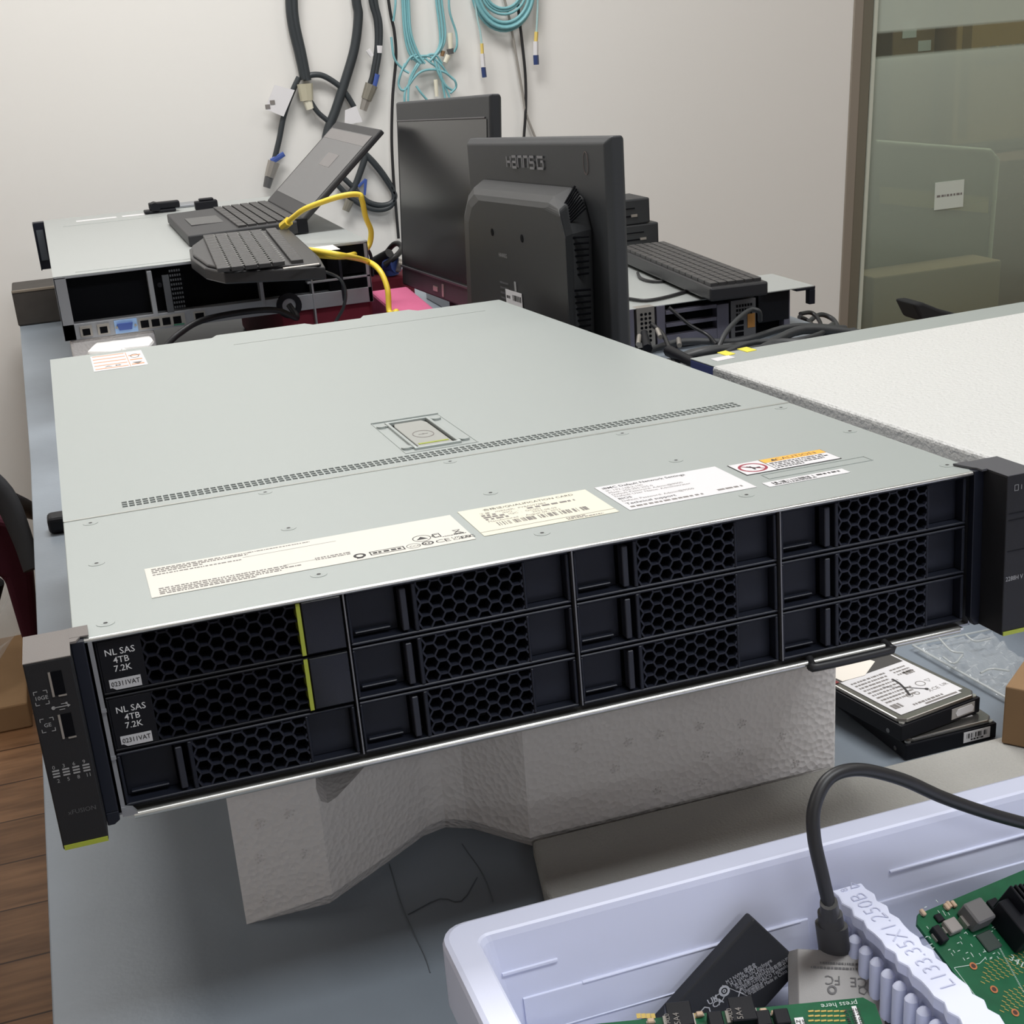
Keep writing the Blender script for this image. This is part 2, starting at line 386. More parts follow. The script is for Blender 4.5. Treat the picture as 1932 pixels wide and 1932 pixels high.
b.box((.0316, .002, 0), (.0322, .088, .00003), T); b.obj('print', TAN, o)
b = MB(); b.text('A', .010, .0155, .010, T, off=.02); b.text('B', .019, .0155, .010, T, off=.02); ell(b, .039, .060, .004, .012, .0008, T); b.prism([(.0345, .024), (.0435, .024), (.039, .010)], 0, .00003, T); b.obj('print', LPRN, o)
# embossed outline beside the caution label
m = MB(); rrect_ring(m, .3525, .0468, .4145, .0560, .0004, 0, .0003); m.obj('embossed_outline', LID, srv)
# ---- drive bays
CW, RH = .1086, .0268
def hexwalls(mb, x0, z0, x1, z1, y0, y1, s=.0037, t=.00042):
    """honeycomb: every shared wall of flat-topped hexagons, clipped to the panel"""
    seen = set(); cx = x0+s; i = 0
    while cx < x1+s:
        cz = z0 + (0 if i % 2 else s*.866)-s*1.732
        while cz < z1+s:
            P = [(cx+s*math.cos(k*math.pi/3), cz+s*math.sin(k*math.pi/3)) for k in range(6)]
            for k in range(6):
                a, b = P[k], P[(k+1) % 6]
                key = (round((a[0]+b[0])*2000), round((a[1]+b[1])*2000))
                if key in seen: continue
                seen.add(key)
                t0, t1 = 0., 1.
                for lo, hi, p, d in ((x0, x1, a[0], b[0]-a[0]), (z0, z1, a[1], b[1]-a[1])):
                    if abs(d) < 1e-9:
                        if not lo <= p <= hi: t0 = 2
                    else:
                        u, v = sorted(((lo-p)/d, (hi-p)/d)); t0 = max(t0, u); t1 = min(t1, v)
                if t1-t0 < .05: continue
                dx, dz = b[0]-a[0], b[1]-a[1]; L = math.hypot(dx, dz); nx, nz = -dz/L*t, dx/L*t
                A = (a[0]+dx*t0, a[1]+dz*t0); B = (a[0]+dx*t1, a[1]+dz*t1)
                mb.hexa([V((A[0]+nx, y0, A[1]+nz)), V((A[0]-nx, y0, A[1]-nz)), V((B[0]-nx, y0, B[1]-nz)), V((B[0]+nx, y0, B[1]+nz))],
                        [V((A[0]+nx, y1, A[1]+nz)), V((A[0]-nx, y1, A[1]-nz)), V((B[0]-nx, y1, B[1]-nz)), V((B[0]+nx, y1, B[1]+nz))])
            cz += s*1.732
        cx += 1.5*s; i += 1
cw, ch = CW-.0024, RH-.0010
mF = MB()
def bar(x0, z0, x1, z1, y0=.0012, y1=.012): mF.box((x0, y0, z0), (x1, y1, z1))
bar(0, 0, cw, .0013); bar(0, ch-.0013, cw, ch); bar(0, .0013, .0013, ch-.0013); bar(cw-.0016, .0013, cw, ch-.0013)
bar(.0302, .0013, .0322, ch-.0013); bar(.0832, .0013, .0846, ch-.0013)
bar(.0013, .0013, .0240, ch-.0013, .0095); bar(.0846, .0013, cw-.0016, ch-.0013, .0075)
bar(.003, .0035, .020, .0045, .006, .0095)
FR = mF.obj('drive_carrier', BLK, srv, .0004, 1)
mB = MB(); mB.box((.0246, .0016, .0024), (.0276, .0075, ch-.0030)); BARO = mB.obj('latch_lever', BAR, FR, .0004, 1)
mG = MB(); hexwalls(mG, .0322, .0013, .0832, ch-.0013, .0016, .0075); GR = mG.obj('honeycomb_grille', HEXM, FR)
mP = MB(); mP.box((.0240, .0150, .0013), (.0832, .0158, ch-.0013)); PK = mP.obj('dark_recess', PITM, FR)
cells = [(c, r) for c in range(4) for r in range(3) if not (c == 0 and r < 2)]
for k, (c, r) in enumerate(cells):
    o = FR if k == 0 else dup(FR)
    o.location = (.0069+CW*c+.0011, 0, -.0018-RH*(r+1)+.0007)
# two real drives
mF = MB(); cw2 = cw
bar(0, 0, cw2, .0011); bar(0, ch-.0011, cw2, ch); bar(0, .0011, .0008, ch-.0011); bar(.0008, .0011, .0190, ch-.0011, .0014)
HD = mF.obj('drive_carrier', BLK2, srv, .0003, 1); HD['label'] = 'drive carrier with printed capacity and glossy lime-edged handle'
mG = MB(); hexwalls(mG, .0190, .0011, .0860, ch-.0011, .0018, .0075); mG.obj('honeycomb_grille', mat('dark_grille', rgb(20, 22, 32), .5, 0, .25), HD)
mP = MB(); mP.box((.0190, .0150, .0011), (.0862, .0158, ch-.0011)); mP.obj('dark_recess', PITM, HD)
mP = MB(); mP.box((.0862, .0004, .0005), (.0880, .0100, ch-.0005)); mP.obj('lime_strip', LIME, HD)
mP = MB(); mP.box((.0882, .0002, .0004), (cw2+.0004, .0100, ch-.0002)); mP.obj('release_handle', GLOSS, HD, .0006)
FT = M.Rotation(math.pi/2, 4, 'X')    # text plane: x right, y up -> z up, facing -y
mT = MB(); TT = M.Translation((0, .00125, 0)) @ FT
mT.text('NL SAS', .0097, .0178, .0041, TT, 'CENTER', off=.004); mT.text('4TB', .0097, .0140, .0040, TT, 'CENTER', off=.004); mT.text('7.2K', .0097, .0101, .0040, TT, 'CENTER', off=.004)
mT.obj('print', WHT, HD)
mT = MB(); mT.prism([(.0040, .0030), (.0055, .0019), (.0163, .0019), (.0163, .0068), (.0030, .0068), (.0030, .0030)], 0, .0002, TT); tg = mT.obj('part_number_tag', mat('tag_grey', rgb(190, 190, 192), .5), HD)
mT = MB(); mT.text('02311VAT', .0097, .0036, .0030, TT @ M.Translation((0, 0, .0003)), 'CENTER', xs=.92, off=.01); mT.obj('print', PRN, HD)
for r in (0, 1):
    o = HD if r == 0 else dup(HD)
    o.location = (.0069+.0011, 0, -.0018-RH*(r+1)+.0007)
# pull loop under the third column
m = MB()
m.tube([(.3490, .002, -.0842), (.3478, -.0030, -.0856), (.3500, -.0048, -.0862), (.3900, -.0048, -.0862), (.3930, -.0036, -.0856), (.3925, .002, -.0842)], .0024, 10, 4, flat=.9)
m.obj('pull_tab', RUB, srv)
# ---- rack ears
Tn = M.Translation((0, -.0202, 0)) @ FT
m = MB()
m.box((-.0200, -.0200, -.0845), (-.0012, .0130, .0008))
le = m.obj('left_ear', EARM, srv, .0006)
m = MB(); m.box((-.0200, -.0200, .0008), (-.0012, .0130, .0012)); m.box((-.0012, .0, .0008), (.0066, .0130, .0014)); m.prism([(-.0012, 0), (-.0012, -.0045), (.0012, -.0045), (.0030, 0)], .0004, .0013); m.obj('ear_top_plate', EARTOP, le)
m = MB(); m.box((-.0012, -.0040, -.0800), (.0044, .003, .0004)); m.prism([(-.0012, -.0800), (.0044, -.0800), (.0044, -.0845), (.0018, -.0862), (-.0012, -.0862)], -.003, .004, FT); m.obj('ear_inner_step', BLK, le, .0005)
m = MB(); a = sf((128, 1600), -.0202); c = sf((212, 1578), -.0202); m.box((-.0194, -.0206, -.0845), (-.0014, -.0201, -.0824)); m.obj('lime_strip', LIME, le)
for pa, pb, pc in (((91, 1269), (101, 1315), (126, 1314)), ((110, 1349), (120, 1394), (144, 1392))):
    A, B, Cc = sf(pa, -.0202), sf(pb, -.0202), sf(pc, -.0202)
    m = MB(); m.box((A.x-.0003, -.0204, B.z), (A.x+.0006, -.0195, A.z)); m.box((A.x+.0020, -.0204, B.z-.0003), (Cc.x+.0002, -.0195, B.z+.0004))
    uo = m.obj('usb_port', SILV, le)
    m = MB(); m.box((A.x+.0007, -.0203, B.z+.0005), (Cc.x, -.0200, A.z)); m.obj('port_cavity', PITM, le)
m = MB(); c = sf((116, 1333), -.0202); Q = Tn @ M.Translation((c.x, c.z, 0))
m.ring(0, .0008, 0, .00005, 12, Q @ M.Translation((-.0032, 0, 0))); m.box((-.0032, -.0002, 0), (.0026, .0002, .00005), Q); m.box((-.001, -.0014, 0), (.0012, -.0011, .00005), Q); m.box((0, .0010, 0), (.0018, .0013, .00005), Q); m.box((.0018, .0007, 0), (.0026, .0016, .00005), Q)
m.add([Q @ V(p) for p in ((.0024, -.0008, 0), (.0024, .0008, 0), (.0036, 0, 0))], [(0, 1, 2)])
for t, px in (('10GE', (78, 1317)), ('GE', (90, 1368))):
    c = sf(px, -.0202); m.text(t, c.x, c.z-.0008, .0024, Tn, 'CENTER', off=.01)
    for sx in (-1, 1):
        for sz in (-1, 1):
            m.box((c.x+sx*.0026-.00015, c.z+sz*.0016-(.0012 if sz < 0 else 0), 0), (c.x+sx*.0026+.00015, c.z+sz*.0016+(.0012 if sz > 0 else 0), .00005), Tn)
            m.box((c.x+sx*.0019-.0008, c.z+sz*.0030-.00015, 0), (c.x+sx*.0019+.0008, c.z+sz*.0030+.00015, .00005), Tn)
for k, (n0, n1) in enumerate((('0', '2'), ('3', '5'), ('6', '8'), ('9', '11'))):
    c = sf((106+19*k, 1460-4*k), -.0202)
    for j in (-1, 0, 1): m.box((c.x-.0014, c.z+j*.0013-.00035, 0), (c.x+.0014, c.z+j*.0013+.00035, .00005), Tn)
    m.text(n0, c.x-.0005, c.z+.0021, .0024, Tn, 'CENTER'); m.text(n1, c.x+.0003, c.z-.0042, .0024, Tn, 'CENTER')
m.obj('print', GPR, le)
m = MB(); c = sf((155, 1528), -.0202); m.text('xFUSION', c.x, c.z-.001, .0029, Tn, 'CENTER', xs=1.0); m.obj('print', mat('dim_print', rgb(84, 84, 86), .6), le)
m = MB(); m.box((.4484, -.0200, -.0845), (.4668, .0100, .0008)); re_ = m.obj('right_ear', EARM, srv, .0006)
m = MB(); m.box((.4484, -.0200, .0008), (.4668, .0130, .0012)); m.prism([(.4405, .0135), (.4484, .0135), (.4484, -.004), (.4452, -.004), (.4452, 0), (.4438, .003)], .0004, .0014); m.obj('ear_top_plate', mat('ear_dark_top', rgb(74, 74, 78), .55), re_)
m = MB(); m.box((.4426, -.0016, -.0800), (.4484, .003, .0003)); m.prism([(.4426, -.0790), (.4484, -.0790), (.4484, -.0845), (.4455, -.0845)], -.003, .0012, FT); m.obj('ear_inner_step', BLK, re_, .0004)
m = MB(); m.box((.4488, -.0206, -.0845), (.4664, -.0201, -.0824)); m.obj('lime_strip', LIME, re_)
m = MB(); c = sf((1893, 1095), -.0202); m.text('2288H V', .4494, c.z-.001, .0034, Tn, xs=.85, off=.01)
c = sf((1918, 920), -.0202)
for q in ((-.0012, -.0016, -.0009, .0016), (.0009, -.0016, .0012, .0016), (-.0012, .0013, .0012, .0016), (-.0012, -.0016, .0012, -.0013), (.0028, -.0012, .0031, .0012)): m.box((c.x+q[0], c.z+q[1], 0), (c.x+q[2], c.z+q[3], .00005), Tn)
m.obj('print', GPR, re_)
m = MB()
for zz in (-.0190, -.0225, -.0390): m.box((.4500, -.0203, zz), (.4660, -.0199, zz+.0003))
m.obj('panel_seam', BLK2, re_)
# ================================================================= SETTING
def struct(name, mb, m_, bevel=0.): return tag(mb.obj(name, m_, None, bevel), kind='structure')
def nodes_mat(name):
    m = bpy.data.materials.new(name); m.use_nodes = True; return m, m.node_tree, m.node_tree.nodes['Principled BSDF']
WALLM = mat('painted_wall', rgb(228, 226, 221), .75, 0, .3, ('noise', 60, .05, .002), (1.2, .015))
wm, nt, b = nodes_mat('wood_planks')
tc = nt.nodes.new('ShaderNodeTexCoord'); mp = nt.nodes.new('ShaderNodeMapping'); mp.inputs['Scale'].default_value = (1, 1, 1)
br = nt.nodes.new('ShaderNodeTexBrick'); br.inputs['Scale'].default_value = 1; br.inputs['Brick Width'].default_value = 1.1; br.inputs['Row Height'].default_value = .14; br.inputs['Mortar Size'].default_value = .002
br.inputs['Color1'].default_value = rgb(150, 112, 80); br.inputs['Color2'].default_value = rgb(126, 92, 64); br.inputs['Mortar'].default_value = rgb(70, 48, 34)
ns = nt.nodes.new('ShaderNodeTexNoise'); ns.inputs['Scale'].default_value = 6; ns.inputs['Detail'].default_value = 6
mp2 = nt.nodes.new('ShaderNodeMapping'); mp2.inputs['Scale'].default_value = (1, 9, 1)
mx = nt.nodes.new('ShaderNodeMix'); mx.data_type = 'RGBA'; mx.blend_type = 'MULTIPLY'; mx.inputs[0].default_value = .8
rp = nt.nodes.new('ShaderNodeValToRGB'); rp.color_ramp.elements[0].position = .35; rp.color_ramp.elements[0].color = (.45, .4, .36, 1); rp.color_ramp.elements[1].position = .65
nt.links.new(tc.outputs['Object'], mp.inputs['Vector']); nt.links.new(mp.outputs[0], br.inputs['Vector']); nt.links.new(tc.outputs['Object'], mp2.inputs['Vector']); nt.links.new(mp2.outputs[0], ns.inputs['Vector'])
nt.links.new(ns.outputs['Fac'], rp.inputs['Fac']); nt.links.new(br.outputs['Color'], mx.inputs[6]); nt.links.new(rp.outputs['Color'], mx.inputs[7]); nt.links.new(mx.outputs[2], b.inputs['Base Color']); b.inputs['Roughness'].default_value = .4
FZ, CZ, WY = -.75, 1.95, 2.40
XL, XR, YF, YB = -2.6, 4.2, -7.0, 4.2
PXD = 1.832          # where the painted wall ends and the glass partition begins
m = MB(); m.box((XL, YF, FZ-.05), (XR, YB, FZ)); struct('floor', m, wm)
m = MB(); m.box((XL, YF, CZ), (XR, YB, CZ+.05)); struct('ceiling', m, mat('ceiling_white', rgb(236, 234, 230), .8))
m = MB()
# the wall end follows the slightly out-of-plumb partition frame
lean = -.033
def lx(z, x0=PXD): return x0 + (z+.05)*(-lean)
m.hexa([V((XL, WY, FZ)), V((lx(FZ), WY, FZ)), V((lx(FZ), WY+.12, FZ)), V((XL, WY+.12, FZ))], [V((XL, WY, CZ)), V((lx(CZ), WY, CZ)), V((lx(CZ), WY+.12, CZ)), V((XL, WY+.12, CZ))]); struct('wall_back', m, WALLM)
m = MB(); m.box((XL-.1, YF, FZ), (XL, YB, CZ)); struct('wall_left', m, WALLM)
m = MB(); m.box((XR, YF, FZ), (XR+.1, YB, CZ)); struct('wall_right', m, WALLM)
m = MB(); m.box((XL, YF-.1, FZ), (XR, YF, CZ)); struct('wall_front', m, WALLM)
m = MB(); m.box((PXD-.1, YB, FZ), (XR, YB+.1, CZ)); struct('wall_beyond', m, mat('beyond_wall', rgb(150, 152, 146), .8))
# partition frame and glass
def leanbox(mb, xa, xb, y0, y1, z0=FZ, z1=CZ):
    mb.hexa([V((lx(z0, xa), y0, z0)), V((lx(z0, xb), y0, z0)), V((lx(z0, xb), y1, z0)), V((lx(z0, xa), y1, z0))], [V((lx(z1, xa), y0, z1)), V((lx(z1, xb), y0, z1)), V((lx(z1, xb), y1, z1)), V((lx(z1, xa), y1, z1))])
FRM = mat('frame_warm_grey', rgb(158, 150, 138), .4, .4)
m = MB(); leanbox(m, PXD, PXD+.025, WY-.004, WY+.13); struct('trim_1', m, FRM, .002)
m = MB(); leanbox(m, PXD+.025, PXD+.051, WY-.002, WY+.11); struct('trim_2', m, mat('frame_glass_strip', rgb(128, 124, 110), .3, .4))  # greenish-grey fixed glass strip beside the frame post
m = MB(); leanbox(m, PXD+.053, PXD+.061, WY-.006, WY+.008); struct('trim_3', m, mat('glass_edge', rgb(205, 210, 196), .15, .2))
gm, nt, b = nodes_mat('frosted_band_glass')
out = nt.nodes['Material Output']; tc = nt.nodes.new('ShaderNodeTexCoord'); sx = nt.nodes.new('ShaderNodeSeparateXYZ'); nt.links.new(tc.outputs['Object'], sx.inputs[0])
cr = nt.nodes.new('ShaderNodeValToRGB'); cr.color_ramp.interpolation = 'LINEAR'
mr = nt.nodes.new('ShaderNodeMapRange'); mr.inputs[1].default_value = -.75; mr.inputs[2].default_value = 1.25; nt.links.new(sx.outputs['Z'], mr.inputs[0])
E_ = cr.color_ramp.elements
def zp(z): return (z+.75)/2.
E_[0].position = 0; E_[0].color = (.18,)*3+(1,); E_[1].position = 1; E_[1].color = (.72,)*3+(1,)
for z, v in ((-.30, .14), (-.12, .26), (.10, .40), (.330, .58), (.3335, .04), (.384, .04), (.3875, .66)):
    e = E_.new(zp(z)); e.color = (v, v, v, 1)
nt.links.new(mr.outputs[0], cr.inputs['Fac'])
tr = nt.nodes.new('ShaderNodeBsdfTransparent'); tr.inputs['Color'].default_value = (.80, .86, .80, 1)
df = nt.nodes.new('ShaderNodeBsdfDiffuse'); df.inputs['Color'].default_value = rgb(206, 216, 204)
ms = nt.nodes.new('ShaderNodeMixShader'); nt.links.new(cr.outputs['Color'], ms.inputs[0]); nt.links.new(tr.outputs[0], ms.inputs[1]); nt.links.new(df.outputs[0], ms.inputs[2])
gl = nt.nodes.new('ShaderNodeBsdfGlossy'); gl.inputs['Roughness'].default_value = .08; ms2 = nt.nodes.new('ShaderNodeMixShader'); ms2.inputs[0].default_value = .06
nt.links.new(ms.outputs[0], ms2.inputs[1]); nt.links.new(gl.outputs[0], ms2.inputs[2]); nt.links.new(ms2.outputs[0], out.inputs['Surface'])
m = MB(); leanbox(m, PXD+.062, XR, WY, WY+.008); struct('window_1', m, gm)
# things seen through the glass
def crate(name, label, c0, c1, m_, tape=True, cat='box', rz=0.):
    ctr = V(((c0[0]+c1[0])/2, (c0[1]+c1[1])/2, c0[2])); h = (c1[0]-c0[0])/2, (c1[1]-c0[1])/2, c1[2]-c0[2]
    t = thing(name, label, cat, ctr, (0, 0, rz))
    b = MB(); b.box((-h[0], -h[1], 0), (h[0], h[1], h[2])); b.obj('carton', m_, t, .004)
    return t, h
gy = 3.0
t = thing('storage_shelf', 'grey storage shelf carrying cartons behind the glass partition', 'shelf', (2.9, 3.2, FZ))
m = MB(); m.box((2.0, gy-.08, .03), (3.9, gy+.45, .05)); m.obj('shelf_board', GSTEEL, t, 0, 2, True)
for x in (2.02, 3.86):
    for y in (gy-.06, gy+.41):
        m = MB(); m.box((x, y, FZ), (x+.03, y+.03, .03)); m.obj('post', GSTEEL, t, 0, 2, True)
a, bb = ony((1684, 64), gy), ony((1758, 96), gy)
t, h = crate('cardboard_box', 'brown box with a white shipping label behind the clear glass band', (a.x, gy, .0502), (bb.x+.01, gy+.35, .62), CARDD)
m = MB(); m.box((-h[0]*.55, -h[1]-.001, .30), (h[0]*.1, -h[1], .345)); m.obj('shipping_label', LABW, t)
m = MB(); m.box((h[0]*.2, -h[1]-.001, .262), (h[0]*.8, -h[1], .29)); m.obj('barcode_label', LABW, t)
a2 = ony((1785, 60), gy).x; b2 = ony((1932, 60), gy).x+.25
t, h = crate('cardboard_box', 'wide tan box with printed lines behind the clear glass band', (a2, gy-.05, .0502), (b2, gy+.4, .66), CARD)
m = MB(); m.box((-h[0]+.02, -h[1]-.001, .02), (-h[0]+.05, -h[1], .5)); m.obj('tape', CARDD, t)
m = MB(); T = M.Translation((0, -h[1]-.0012, 0)) @ FT; dashes(m, T, -.17, .245, .22, .016, seed=3, cell=.02); dashes(m, T, -.19, .215, .22, .016, seed=4, cell=.02); m.obj('print', mat('box_print', rgb(128, 100, 74), .8), t)
m = MB(); sl = [ony((1650, 268), 2.60), ony((1868, 284), 2.60), ony((1880, 300), 2.60), ony((1852, 610), 2.60), ony((1630, 640), 2.60)]
sl[3].z = sl[4].z = -.60
m.hexa(sl, [p+V((0, .05, 0)) for p in sl]); bo = tag(m.obj('padded_board', OLIVE, None, .006), 'olive padded board with a pale rounded rim standing behind the frosted glass', 'board')
m = MB(); rim = sl[:4]; m.tube([rim[0]+V((0, -.004, 0)), rim[1]+V((-.004, -.004, 0)), rim[2]+V((0, -.004, 0)), rim[3]+V((0, -.004, 0))], .006, 8, 1); m.obj('pale_rim', mat('rim_pale', rgb(214, 214, 196), .6), bo)
m = MB(); q = [ony((1660, 352), 2.594), ony((1866, 372), 2.594), ony((1864, 402), 2.594), ony((1660, 384), 2.594)]; m.hexa(q, [p+V((0, .004, 0)) for p in q]); m.obj('tan_strip', mat('strip_tan', rgb(196, 176, 120), .7), bo)
t, h = crate('cardboard_box', 'dark reddish-brown carton behind the glass beside the olive board', (2.36, 2.75, FZ), (3.0, 3.2, .02), mat('red_brown_card', rgb(112, 82, 66), .85))
m = MB(); m.box((-h[0]+.005, -h[1]-.002, .655), (-h[0]+.085, -h[1], .755)); m.obj('dark_label', BLK, t)
t, h = crate('cardboard_box', 'tan carton low behind the glass under the olive board', (1.96, 2.44+.02, FZ), (2.34, 2.58, -.19), mat('tan_card_low', rgb(150, 126, 98), .85))
a, bb = ony((1765, 345), WY-.0016), ony((1817, 390), WY-.0016)
t = thing('paper_notice', 'small white paper notice stuck on the frosted glass', 'notice', ((a.x+bb.x)/2, WY-.0016, bb.z))
m = MB(); m.box((-(bb.x-a.x)/2, 0, 0), ((bb.x-a.x)/2, .0015, a.z-bb.z)); m.obj('sheet', mat('notice_paper', rgb(206, 214, 204), .7), t)
m = MB(); dashes(m, M.Translation((0, -.0004, 0)) @ FT, -.036, .030, .072, .005, seed=6, cell=.006); m.obj('print', LPRN, t)
# ================================================================= WORKBENCH
bm_, nt, b = nodes_mat('antistatic_mat')
tc = nt.nodes.new('ShaderNodeTexCoord'); n1 = nt.nodes.new('ShaderNodeTexNoise'); n1.inputs['Scale'].default_value = 3.5; n1.inputs['Detail'].default_value = 5
rp = nt.nodes.new('ShaderNodeValToRGB'); rp.color_ramp.elements[0].color = rgb(112, 120, 128); rp.color_ramp.elements[1].color = rgb(140, 149, 158); rp.color_ramp.elements[0].position = .3; rp.color_ramp.elements[1].position = .7
n2 = nt.nodes.new('ShaderNodeTexNoise'); n2.inputs['Scale'].default_value = 260; bp = nt.nodes.new('ShaderNodeBump'); bp.inputs['Strength'].default_value = .12; bp.inputs['Distance'].default_value = .001
for n in (n1, n2): nt.links.new(tc.outputs['Object'], n.inputs['Vector'])
nt.links.new(n1.outputs['Fac'], rp.inputs['Fac']); nt.links.new(rp.outputs['Color'], b.inputs['Base Color']); nt.links.new(n2.outputs['Fac'], bp.inputs['Height']); nt.links.new(bp.outputs['Normal'], b.inputs['Normal'])
b.inputs['Roughness'].default_value = .42; b.inputs['Specular IOR Level'].default_value = .55
tb = thing('workbench', 'long workbench covered with a blue-grey mat under the equipment', 'table', (.6, .9, FZ))
m = MB(); m.prism([(-.049, -.75), (1.12, -.75), (1.12, 2.36), (-.066, 2.36), (-.054, 1.2)], -.035, -.002); m.obj('bench_top', mat('bench_laminate', rgb(150, 152, 152), .5), tb, .003, 2, True)
m = MB(); m.prism([(-.050, -.75), (1.12, -.75), (1.12, 2.36), (-.067, 2.36), (-.054, 1.2)], -.002, 0); m.obj('mat_cover', bm_, tb, .0015, 2, True)
for x in (.02, 1.06):
    for y in (-.68, 2.28):
        m = MB(); m.box((x-.025, y-.025, FZ), (x+.025, y+.025, -.035)); m.obj('leg', GSTEEL, tb, .002, 2, True)
m = MB()
for us in (((735, 1630), (762, 1720), (800, 1800), (812, 1835)), ((872, 1592), (912, 1650), (930, 1700)), ((770, 1725), (830, 1695), (870, 1700), (900, 1655))): m.tube([onz(u, .0004) for u in us], .0003, 5, 3)
m.obj('tape_crease', mat('crease', rgb(104, 111, 118), .5), tb, 0, 2, True)
# ================================================================= FOAM BLOCK under the server
def ztop(y): return (SM @ V((0, (y+.0861*math.sin(TH))/math.cos(TH), -HH))).z - .0006
fb = thing('foam_block', 'white moulded foam block with a notched front propping up the labelled server', 'packing foam', (.25, .3, 0))
# plan outline, counter-clockwise from the front left corner
plan = [(.0562, .1155), (.1060, .1095), (.148, .137), (.176, .156), (.188, .159), (.200, .152), (.229, .1165), (.4345, .1130), (.438, .117), (.425, .62), (.14, .62)]
def inset(poly, d):
    n = len(poly); out = []
    for i in range(n):
        p, q, r = V(poly[i-1]), V(poly[i]), V(poly[(i+1) % n])
        e1 = (q-p).normalized(); e2 = (r-q).normalized(); n1 = V((-e1.y, e1.x)); n2 = V((-e2.y, e2.x)); k = (n1+n2); k = k/max(.35, k.dot(n1)) if k.length else n1
        out.append(tuple(q + k*d))
    return out
m = MB()
lo = [V((a[0], a[1], 0)) if 1 <= i <= 6 else V((p[0], p[1], 0)) for i, (a, p) in enumerate(zip(inset(plan, .006), plan))]; mid = [V((x, y, .010)) for x, y in plan]; hi = [V((x, y, ztop(y))) for x, y in inset(plan, .001)]
n = len(plan)
m.add(lo+mid+hi, [list(range(n))[::-1], [2*n+i for i in range(n)]] + [[i, (i+1) % n, n+(i+1) % n, n+i] for i in range(n)] + [[n+i, n+(i+1) % n, 2*n+(i+1) % n, 2*n+i] for i in range(n)])
fo = m.obj('moulded_block', FOAM, fb, 0, 2, True)
# notch moulded into the top front edge, cut for real
m = MB(); cu_ = [ony(u, .118) for u in ((580, 1400), (583, 1478), (592, 1502), (606, 1510), (624, 1505), (660, 1484), (700, 1457), (742, 1430), (742, 1380))]
m.hexa([V((p.x, .085, p.z)) for p in cu_], [V((p.x+.012, .205, p.z)) for p in cu_]); cut = m.obj('cutter', FOAM)
bo_ = fo.modifiers.new('notch', 'BOOLEAN'); bo_.object = cut; bo_.operation = 'DIFFERENCE'; bo_.solver = 'EXACT'
bpy.context.view_layer.update(); nm = bpy.data.meshes.new_from_object(fo.evaluated_get(bpy.context.evaluated_depsgraph_get())); fo.modifiers.clear(); fo.data = nm
bpy.data.objects.remove(cut)
# bead-gate dimples: small raised rosettes moulded into the face
m = MB()
def face_y(x):
    for (x0, y0), (x1, y1) in zip(plan, plan[1:8]):
        if x0 <= x <= x1: return y0+(y1-y0)*(x-x0)/(x1-x0)
    return .114
for px in ((545, 1535), (575, 1610), (490, 1620), (500, 1700), (490, 1555), (1185, 1400), (1245, 1385), (1320, 1370), (1400, 1365), (1160, 1450), (1240, 1490), (1325, 1475), (1395, 1420), (1330, 1425), (1475, 1390), (1090, 1410), (1500, 1440)):
    m = MB(); p = ony(px, .114); yy = face_y(p.x); p = ony(px, yy)
    for j in range(9):
        a = j*2.4; rr = .0019*math.sqrt(j/3); c = p + V((math.cos(a)*rr, -.0002, math.sin(a)*rr)); m.ring(.00025, .0006, -.0002, .0002, 8, M.Translation(c) @ M.Rotation(math.pi/2, 4, 'X'))
    m.obj('bead_gate_mark', FOAM, fb, 0, 2, True)
# grey foam sheet lying between bin and foam block
m = MB(); m.prism([(.2285, .111), (.2180, .062), (.2200, -.058), (1.05, -.058), (1.05, .097), (.50, .097), (.4410, .097), (.4405, .110)], .0006, .012)
tag(m.obj('foam_sheet', FOAMG, None, .003, 3), 'flat grey foam sheet lying on the bench behind the plastic bin', 'packing foam')
